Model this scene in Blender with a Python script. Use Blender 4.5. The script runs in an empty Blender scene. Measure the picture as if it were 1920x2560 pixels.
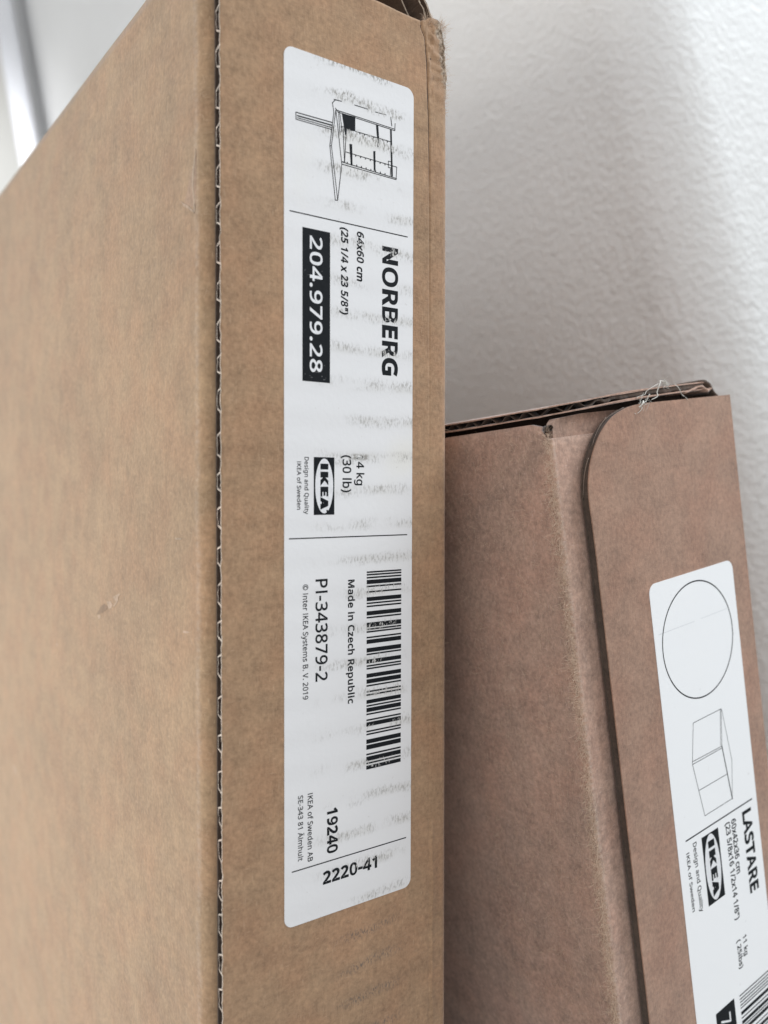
import bpy, bmesh, math, random
from mathutils import Vector, Matrix, noise as mnoise
from mathutils.geometry import delaunay_2d_cdt
S = bpy.context.scene
COL = S.collection
random.seed(7)

# ------------------------------------------------------------------ camera
HC = 0.55                                   # eye height above the floor, metres
CR = Matrix(((0.8055931, -0.1320271, 0.5775714),   # rows: wall normal, along wall, up; columns: camera right, down, forward
             (-0.5610797, 0.1430921, 0.8153001),
             (-0.1902875, -0.9808637, 0.0411963)))
cam = bpy.data.cameras.new('camera')
cam_o = bpy.data.objects.new('camera', cam)
COL.objects.link(cam_o)
m = Matrix((( CR[0][0], -CR[0][1], -CR[0][2], 0), (CR[1][0], -CR[1][1], -CR[1][2], 0), (CR[2][0], -CR[2][1], -CR[2][2], HC), (0, 0, 0, 1)))
cam_o.matrix_world = m
cam.sensor_width = 36
cam.lens = 2090 / 2560 * 36
cam.clip_start = 0.01
cam.clip_end = 50
cam.dof.use_dof = True
cam.dof.focus_distance = 0.243
cam.dof.aperture_fstop = (cam.lens / 1000) / 0.0034
S.camera = cam_o

# ------------------------------------------------------------------ world, lamps, exposure
W = bpy.data.worlds.new('World'); S.world = W; W.use_nodes = True
W.node_tree.nodes['Background'].inputs[0].default_value = (0.95, 0.97, 1.0, 1)
W.node_tree.nodes['Background'].inputs[1].default_value = 0.80
def area(name, loc, target, size, power, col, spread=180):
    l = bpy.data.lights.new(name, 'AREA'); l.shape = 'RECTANGLE'; l.size = size[0]; l.size_y = size[1]
    l.energy = power; l.color = col; l.spread = math.radians(spread)
    o = bpy.data.objects.new(name, l); COL.objects.link(o)
    o.location = loc
    o.rotation_euler = (Vector(target) - Vector(loc)).to_track_quat('-Z', 'Y').to_euler()
    return o
# daylight from the room's two windows: one to the left, one behind and to the right of the viewer
area('window_light_side', (-0.80, 0.80, 0.36), (0.09, 0.50, 0.46), (0.6, 0.6), 1.2, (1.0, 0.97, 0.91), 58)
area('window_light_back', (1.0, -0.42, 1.35), (0.3, 0.16, 0.65), (0.7, 0.9), 13.4, (0.86, 0.94, 1.0))
area('room_light', (-1.05, -1.1, 1.2), (0.22, 0.10, 0.6), (1.1, 1.1), 6.1, (0.98, 0.985, 1.0))
area('frame_fill_light', (0.0, 0.62, 1.5), (0.20, 1.13, 1.12), (0.12, 0.12), 0.62, (0.95, 0.96, 1.0), 35)  # added fill lamp to whiten the far frame, not one of the windows
S.view_settings.view_transform = 'Standard'
S.view_settings.look = 'None'
S.view_settings.exposure = 0.0
S.view_settings.gamma = 1.0
S.view_settings.use_curve_mapping = False

# ------------------------------------------------------------------ node helpers
class NT:
    def __init__(s, name):
        s.mat = bpy.data.materials.new(name); s.mat.use_nodes = True
        s.t = s.mat.node_tree; s.n = s.t.nodes; s.b = s.n['Principled BSDF']
        s.co = s.n.new('ShaderNodeTexCoord').outputs['Object']
        s.geo = None
    def L(s, a, b): s.t.links.new(a, b)
    def put(s, sock, v):
        if hasattr(v, 'is_linked') or hasattr(v, 'links'): s.L(v, sock)
        else: sock.default_value = v
    def math(s, op, a, b=0.0, c=0.0, clamp=False):
        q = s.n.new('ShaderNodeMath'); q.operation = op; q.use_clamp = clamp
        s.put(q.inputs[0], a); s.put(q.inputs[1], b); s.put(q.inputs[2], c); return q.outputs[0]
    def step(s, x, lo, hi):
        q = s.n.new('ShaderNodeMapRange'); q.interpolation_type = 'SMOOTHSTEP'
        s.put(q.inputs[0], x); q.inputs[1].default_value = lo; q.inputs[2].default_value = hi; return q.outputs[0]
    def map(s, scale=(1, 1, 1), rot=(0, 0, 0), loc=(0, 0, 0), vec=None):
        q = s.n.new('ShaderNodeMapping'); s.L(vec or s.co, q.inputs[0])
        q.inputs[1].default_value = loc; q.inputs[2].default_value = rot; q.inputs[3].default_value = scale; return q.outputs[0]
    def noise(s, scale, detail=2.0, rough=0.5, vec=None, dist=0.0):
        q = s.n.new('ShaderNodeTexNoise'); s.L(vec or s.co, q.inputs['Vector'])
        q.inputs['Scale'].default_value = scale; q.inputs['Detail'].default_value = detail
        q.inputs['Roughness'].default_value = rough; q.inputs['Distortion'].default_value = dist; return q.outputs[0]
    def mix(s, f, a, b):
        q = s.n.new('ShaderNodeMix'); q.data_type = 'RGBA'
        s.put(q.inputs[0], f); s.put(q.inputs[6], a); s.put(q.inputs[7], b); return q.outputs[2]
    def xyz(s):
        q = s.n.new('ShaderNodeSeparateXYZ'); s.L(s.co, q.inputs[0]); return q.outputs
    def bump(s, h, strength, dist, prev=None):
        q = s.n.new('ShaderNodeBump'); s.L(h, q.inputs['Height']); q.inputs['Strength'].default_value = strength
        q.inputs['Distance'].default_value = dist
        if prev: s.L(prev, q.inputs['Normal'])
        return q.outputs[0]
    def out(s, col, rough=0.85, nrm=None, sheen=0.0, spec=0.25):
        s.put(s.b.inputs['Base Color'], col); s.put(s.b.inputs['Roughness'], rough)
        s.b.inputs['Specular IOR Level'].default_value = spec
        if sheen: s.b.inputs['Sheen Weight'].default_value = sheen; s.b.inputs['Sheen Roughness'].default_value = 0.5
        if nrm: s.L(nrm, s.b.inputs['Normal'])
        return s.mat
def rgb(c, k=1.0): return (c[0] * k, c[1] * k, c[2] * k, 1)

def wear_mask(n, patch_lo=0.38, patch_hi=0.54, x0=0.024, x1=0.036):
    """rubbed bands across the sheet, one per ridge of the corrugation behind it"""
    x, y, z = n.xyz()
    wob = n.noise(45, 2)
    zz = n.math('ADD', z, n.math('MULTIPLY', n.math('SUBTRACT', wob, 0.5), 0.006))
    fr = n.math('FRACT', n.math('DIVIDE', zz, 0.0097))
    d = n.math('MULTIPLY', n.math('ABSOLUTE', n.math('SUBTRACT', fr, 0.5)), 2.0)
    band = n.step(d, 0.52, 0.95)
    patch = n.step(n.noise(75, 3), patch_lo, patch_hi)
    fine = n.step(n.noise(1.0, 4, 0.65, n.map((1900, 1900, 800), (0, 0.25, 0))), 0.44, 0.66)
    top = n.math('ADD', n.math('MULTIPLY', n.step(z, 0.075, 0.10), 0.8), 0.7)
    g1 = n.math('MULTIPLY', n.step(n.math('ABSOLUTE', n.math('SUBTRACT', z, 0.0092)), 0.0012, 0.0004), n.step(n.math('ABSOLUTE', n.math('SUBTRACT', x, 0.042)), 0.0035, 0.002))
    patch = n.math('MAXIMUM', patch, g1); band = n.math('MAXIMUM', band, g1)
    mk = n.math('MULTIPLY', n.math('MULTIPLY', band, patch), n.math('MULTIPLY', fine, n.step(x, x0, x1)))
    mk = n.math('MAXIMUM', n.math('MULTIPLY', mk, top, clamp=True), n.math('MULTIPLY', g1, n.step(n.noise(700, 3), 0.42, 0.52)))
    return mk

def cardboard(name, base, ridge_axis=None, fuzz=0.35, smudge=False, contrast=1.5, streak=None, sheen=0.25, crease=None):
    n = NT(name)
    big = n.noise(22, 3)
    mid = n.noise(150, 3, 0.6)
    fine = n.noise(700, 4, 0.7)
    fa = n.noise(1.0, 2, 0.5, n.map((2600, 2600, 420), (0.35, 0.5, 0)))
    fb = n.noise(1.0, 2, 0.5, n.map((520, 520, 2600), (-0.4, 0.6, 0.3)))
    k = n.math('ADD', n.math('MULTIPLY', n.math('SUBTRACT', big, 0.5), 0.30 * contrast), n.math('MULTIPLY', n.math('SUBTRACT', mid, 0.5), 0.42 * contrast))
    k = n.math('ADD', k, n.math('MULTIPLY', n.math('SUBTRACT', fine, 0.5), 0.75 * contrast))
    if streak:
        st = n.noise(1.0, 3, 0.6, n.map(streak))
        k = n.math('ADD', k, n.math('MULTIPLY', n.math('SUBTRACT', st, 0.5), 0.22))
    k = n.math('ADD', k, 1.0)
    light = n.math('MAXIMUM', n.step(fa, 0.60, 0.76), n.step(fb, 0.62, 0.78))
    dark = n.step(n.noise(420, 3, 0.7), 0.66, 0.80)
    c = n.mix(n.step(n.noise(60, 2), 0.35, 0.7), rgb(base), rgb((base[0] * 1.02, base[1] * 0.95, base[2] * 0.93)))
    vm = n.n.new('ShaderNodeVectorMath'); vm.operation = 'SCALE'; n.L(c, vm.inputs[0]); n.L(k, vm.inputs['Scale'])
    c = n.mix(n.math('MULTIPLY', light, fuzz), vm.outputs[0], rgb((min(base[0] * 1.65, .8), min(base[1] * 1.8, .7), min(base[2] * 2.0, .6))))
    c = n.mix(n.math('MULTIPLY', dark, 0.28), c, rgb(base, 0.45))
    if smudge:
        x, y, z = n.xyz()
        e1 = n.math('ADD', x, n.math('ADD', n.math('MULTIPLY', n.math('SUBTRACT', n.noise(170, 4, 0.7), 0.5), 0.0050), n.math('MULTIPLY', n.math('SUBTRACT', n.noise(900, 3, 0.7), 0.5), 0.0030)))
        e2 = n.math('ADD', z, n.math('MULTIPLY', n.math('SUBTRACT', n.noise(130, 4, 0.7), 0.5), 0.03))
        tap = n.math('SUBTRACT', e1, n.math('MULTIPLY', n.math('MAXIMUM', n.math('SUBTRACT', 0.136, z), 0.0), 0.20))
        tm = n.math('MULTIPLY', n.step(tap, 0.0684, 0.0696), n.step(e2, 0.100, 0.122))
        pk = n.math('MULTIPLY', n.step(e1, 0.0655, 0.0680), n.step(e2, 0.112, 0.130))
        c = n.mix(n.math('MULTIPLY', pk, 0.35), c, rgb((0.44, 0.27, 0.165)))
        tc = n.mix(n.step(n.noise(1100, 4, 0.75), 0.40, 0.62), rgb((0.15, 0.105, 0.07)), rgb((0.55, 0.45, 0.35)))
        c = n.mix(tm, c, tc)
        win = n.math('MULTIPLY', n.math('MULTIPLY', n.step(z, -0.178, -0.165), n.step(z, -0.118, -0.124)), n.math('MULTIPLY', n.step(x, 0.03, 0.042), n.step(x, 0.062, 0.05)))
        c = n.mix(n.math('MULTIPLY', n.math('MULTIPLY', wear_mask(n, 0.30, 0.42), win), 1.0, clamp=True), c, rgb((0.07, 0.075, 0.08)))
    if crease:
        x, y, z = n.xyz()
        wv = n.math('MULTIPLY', n.math('SUBTRACT', n.noise(60, 4, 0.7), 0.5), 0.0034)
        d = n.math('ABSOLUTE', n.math('ADD', n.math('SUBTRACT', n.math('SUBTRACT', y, x), crease[0]), wv))
        cm = n.math('MULTIPLY', n.step(d, crease[1], crease[1] * 0.15), n.step(n.noise(1.0, 3, 0.65, n.map((500, 500, 900), (0.4, 0, 0))), 0.30, 0.72))
        c = n.mix(n.math('MULTIPLY', cm, crease[2]), c, rgb((0.60, 0.50, 0.42)))
    h = n.math('ADD', n.math('MULTIPLY', fine, 0.6), n.math('MULTIPLY', n.math('ADD', fa, fb), 0.4))
    nr = n.bump(h, 0.35, 0.0004)
    if ridge_axis is not None:
        a = n.xyz()[ridge_axis]
        rd = n.math('SINE', n.math('MULTIPLY', a, 2 * math.pi / 0.00955))
        nr = n.bump(n.math('ADD', n.math('MULTIPLY', rd, 0.5), n.math('MULTIPLY', mid, 1.2)), 0.25, 0.0004, nr)
    return n.out(c, 0.88, nr, sheen, 0.15)

KR1 = (0.352, 0.226, 0.135)
KR2 = (0.318, 0.195, 0.136)
M_side1 = cardboard('kraft_side_panel', (0.380, 0.255, 0.152), 2, 0.42, contrast=1.35, streak=(30, 500, 60), sheen=0.35, crease=(0.0108, 0.0022, 0.28))
M_front1 = cardboard('kraft_front_panel', KR1, 2, 0.30, smudge=True)
M_flap2 = cardboard('kraft_flap', KR2, None, 0.22, contrast=1.4)
M_body2 = cardboard('kraft_body', (0.41, 0.265, 0.198), None, 0.50, contrast=1.9, sheen=0.5, crease=(0.0013, 0.0022, 0.5))
M_in = cardboard('kraft_inside_shaded', (0.115, 0.072, 0.045), None, 0.15)  # kraft darkened so its colour carries the shade inside the boxes
M_edge = cardboard('kraft_cut_edge', (0.085, 0.060, 0.045), None, 0.25, contrast=1.8)
M_fl = cardboard('kraft_flute_shaded', (0.052, 0.034, 0.025), None, 0.1)  # near-black kraft: shade of the flute cells put into the colour
M_rim = cardboard('liner_rim', (0.56, 0.46, 0.37), None, 0.5, contrast=2.2)
M_lay = cardboard('torn_layer', (0.30, 0.235, 0.175), None, 0.5, contrast=3.0)
M_rim2 = cardboard('buckled_liner', (0.20, 0.15, 0.115), None, 0.4, contrast=2.0)
M_torn = cardboard('torn_paper', (0.70, 0.62, 0.53), None, 0.5, contrast=1.6)
def plain(name, c, rough=0.8):
    n = NT(name); f = n.noise(900, 2)
    return n.out(n.mix(f, rgb(c, 0.85), rgb(c, 1.12)), rough)
M_fibre = plain('white_thread', (0.72, 0.70, 0.64))
M_fuzz = plain('paper_fuzz', (0.62, 0.47, 0.35))

def label_mat():
    n = NT('worn_label_paper')
    mk = wear_mask(n)
    base = n.mix(n.noise(30, 3), rgb((0.75, 0.75, 0.76)), rgb((0.775, 0.77, 0.77)))
    stain = n.step(n.noise(28, 2), 0.60, 0.78)
    base = n.mix(n.math('MULTIPLY', stain, 0.22), base, rgb((0.74, 0.70, 0.55)))
    base = n.mix(n.math('MULTIPLY', n.step(n.noise(700, 3), 0.68, 0.78), 0.3), base, rgb((0.45, 0.42, 0.38)))
    halo = n.math('MULTIPLY', n.step(n.noise(75, 3), 0.40, 0.62), n.step(n.math('ABSOLUTE', n.math('SUBTRACT', n.math('FRACT', n.math('DIVIDE', n.xyz()[2], 0.0097)), 0.5)), 0.30, 0.5))
    halo = n.math('MULTIPLY', halo, n.step(n.xyz()[0], 0.024, 0.040))
    base = n.mix(n.math('MULTIPLY', halo, 0.26), base, rgb((0.50, 0.48, 0.43)))
    c = n.mix(n.math('MULTIPLY', mk, 0.80), base, rgb((0.25, 0.235, 0.21)))
    h = n.math('ADD', n.noise(600, 3), n.math('MULTIPLY', n.math('SINE', n.math('MULTIPLY', n.xyz()[2], 2 * math.pi / 0.00955)), 0.6))
    return n.out(c, 0.7, n.bump(h, 0.18, 0.0003), 0, 0.12)
M_label = label_mat()
def ink_mat(worn):
    n = NT('worn_black_ink' if worn else 'black_ink')
    fine = n.noise(1400, 3, 0.7)
    c = n.mix(fine, rgb((0.006, 0.008, 0.010)), rgb((0.016, 0.018, 0.021)))
    if worn:
        mk = wear_mask(n, 0.38, 0.52, 0.034, 0.044)
        c = n.mix(n.step(mk, 0.22, 0.55), c, rgb((0.55, 0.54, 0.52)))
        sc = n.math('MULTIPLY', n.step(n.noise(1.0, 3, 0.6, n.map((900, 900, 3200), (0, 0.6, 0))), 0.66, 0.72), n.step(n.noise(90, 2), 0.56, 0.66))
        c = n.mix(sc, c, rgb((0.55, 0.55, 0.56)))
    return n.out(c, 0.7, None, 0, 0.12)
M_ink = ink_mat(True)
M_ink2 = ink_mat(False)
M_white = plain('white_print', (0.76, 0.765, 0.78), 0.55)
M_grey = plain('grey_print', (0.55, 0.56, 0.58), 0.55)
def label2_mat():
    n = NT('clean_label_paper')
    c = n.mix(n.noise(40, 3), rgb((0.83, 0.84, 0.85)), rgb((0.85, 0.855, 0.86)))
    c = n.mix(n.math('MULTIPLY', n.step(n.noise(500, 2), 0.72, 0.8), 0.25), c, rgb((0.5, 0.48, 0.46)))
    return n.out(c, 0.5, n.bump(n.noise(700, 3), 0.08, 0.0002), 0, 0.12)
M_label2 = label2_mat()
def plaster(name, c, amp):
    n = NT(name)
    a = n.noise(300, 3, 0.5, None, 0.3)
    b = n.noise(95, 2, 0.5)
    h = n.math('ADD', n.math('MULTIPLY', n.step(a, 0.30, 0.75), 0.8), n.math('MULTIPLY', b, 1.1))
    col = n.mix(n.noise(12, 3), rgb(c, 0.97), rgb(c, 1.03))
    return n.out(col, 0.75, n.bump(h, amp, 0.0022), 0, 0.2)
M_wall = plaster('white_plaster', (0.87, 0.87, 0.86), 0.34)
M_trim = plain('white_gloss_paint', (0.88, 0.89, 0.92), 0.35)
def pane_mat():
    n = NT('daylit_pane')
    n.b.inputs['Emission Color'].default_value = (1.0, 0.985, 0.93, 1); n.b.inputs['Emission Strength'].default_value = 0.36
    return n.out(rgb((0.2, 0.2, 0.19)), 0.3)
M_pane = pane_mat()
M_bronze = plain('brown_metal', (0.16, 0.12, 0.09), 0.4)
def floor_mat():
    n = NT('floor_boards')
    g = n.noise(1.0, 4, 0.6, n.map((14, 1.2, 1)))
    return n.out(n.mix(g, rgb((0.38, 0.36, 0.33)), rgb((0.48, 0.46, 0.43))), 0.45, None, 0, 0.4)
M_floor = floor_mat()

# ------------------------------------------------------------------ object helpers
def obj(name, bm, mats, parent=None, smooth=False, kind=None, label=None):
    me = bpy.data.meshes.new(name)
    bmesh.ops.recalc_face_normals(bm, faces=bm.faces[:])
    bm.to_mesh(me); bm.free()
    for q in (mats if isinstance(mats, (list, tuple)) else [mats]): me.materials.append(q)
    if smooth:
        for p in me.polygons: p.use_smooth = True
    o = bpy.data.objects.new(name, me); COL.objects.link(o)
    if parent is not None: o.parent = parent
    if kind: o['kind'] = kind
    if label: o['label'] = label
    return o
def tag(o, label, cat, group=None):
    o['label'] = label; o['category'] = cat
    if group: o['group'] = group
def prism(bm, outline, to3, w0, w1, mi=0):
    """closed prism over a 2D outline; to3(u, v, w) places it"""
    a = [bm.verts.new(to3(u, v, w0)) for u, v in outline]
    b = [bm.verts.new(to3(u, v, w1)) for u, v in outline]
    f = [bm.faces.new(a), bm.faces.new(b[::-1])]
    k = len(a)
    for i in range(k):
        f.append(bm.faces.new((a[i], b[i], b[(i + 1) % k], a[(i + 1) % k])))
    for q in f: q.material_index = mi
def inset(outline, d):
    k = len(outline); out = []
    area2 = sum(outline[i][0] * outline[(i + 1) % k][1] - outline[(i + 1) % k][0] * outline[i][1] for i in range(k))
    sg = 1 if area2 > 0 else -1
    for i in range(k):
        p, q, r = Vector(outline[i - 1]), Vector(outline[i]), Vector(outline[(i + 1) % k])
        e1, e2 = (q - p).normalized(), (r - q).normalized()
        n1, n2 = Vector((-e1.y, e1.x)) * sg, Vector((-e2.y, e2.x)) * sg
        b = n1 + n2
        if b.length < 1e-6: b = n1
        b.normalize()
        out.append(tuple(q + b * (d / max(0.35, b.dot(n1)))))
    return out
def box_bm(bm, lo, hi, mi=0):
    prism(bm, [(lo[0], lo[1]), (hi[0], lo[1]), (hi[0], hi[1]), (lo[0], hi[1])], lambda u, v, w: (u, v, w), lo[2], hi[2], mi)
def grid(bm, nu, nv, fn, mi=0, thick=None):
    """sheet fn(i, j) -> point; thick(i, j) -> point of the back side makes it solid"""
    A = [[bm.verts.new(fn(i, j)) for j in range(nv)] for i in range(nu)]
    fs = []
    for i in range(nu - 1):
        for j in range(nv - 1): fs.append(bm.faces.new((A[i][j], A[i + 1][j], A[i + 1][j + 1], A[i][j + 1])))
    if thick:
        B = [[bm.verts.new(thick(i, j)) for j in range(nv)] for i in range(nu)]
        for i in range(nu - 1):
            for j in range(nv - 1): fs.append(bm.faces.new((B[i][j], B[i][j + 1], B[i + 1][j + 1], B[i + 1][j])))
        for i in range(nu - 1):
            fs.append(bm.faces.new((A[i][0], B[i][0], B[i + 1][0], A[i + 1][0])))
            fs.append(bm.faces.new((A[i][-1], A[i + 1][-1], B[i + 1][-1], B[i][-1])))
        for j in range(nv - 1):
            fs.append(bm.faces.new((A[0][j], A[0][j + 1], B[0][j + 1], B[0][j])))
            fs.append(bm.faces.new((A[-1][j], B[-1][j], B[-1][j + 1], A[-1][j + 1])))
    for f in fs: f.material_index = mi
    return A
def tube(bm, pts, r0, r1=None, seg=5, mi=0):
    r1 = r0 if r1 is None else r1
    pts = [Vector(p) for p in pts]; rings = []
    for i, p in enumerate(pts):
        t = (pts[min(i + 1, len(pts) - 1)] - pts[max(i - 1, 0)]).normalized()
        a = t.orthogonal().normalized(); b = t.cross(a)
        r = r0 + (r1 - r0) * i / max(1, len(pts) - 1)
        rings.append([bm.verts.new(p + (a * math.cos(q) + b * math.sin(q)) * r) for q in (2 * math.pi * k / seg for k in range(seg))])
    for i in range(len(rings) - 1):
        for k in range(seg):
            bm.faces.new((rings[i][k], rings[i][(k + 1) % seg], rings[i + 1][(k + 1) % seg], rings[i + 1][k])).material_index = mi
    bm.faces.new(rings[0][::-1]).material_index = mi; bm.faces.new(rings[-1]).material_index = mi
def smoothline(pts, n=6):
    P = [Vector(p) for p in pts]; out = []
    for i in range(len(P) - 1):
        p0, p1, p2, p3 = P[max(i - 1, 0)], P[i], P[i + 1], P[min(i + 2, len(P) - 1)]
        for k in range(n):
            t = k / n
            out.append(0.5 * ((2 * p1) + (p2 - p0) * t + (2 * p0 - 5 * p1 + 4 * p2 - p3) * t * t + (3 * p1 - p0 - 3 * p2 + p3) * t ** 3))
    out.append(P[-1]); return out
def interp(tab, x):
    if x <= tab[0][0]: return tab[0][1]
    for (a, b), (c, d) in zip(tab, tab[1:]):
        if x <= c: return b + (d - b) * (x - a) / (c - a)
    return tab[-1][1]
def nz(x, y, z, s): return mnoise.noise(Vector((x * s, y * s, z * s)))

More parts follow.
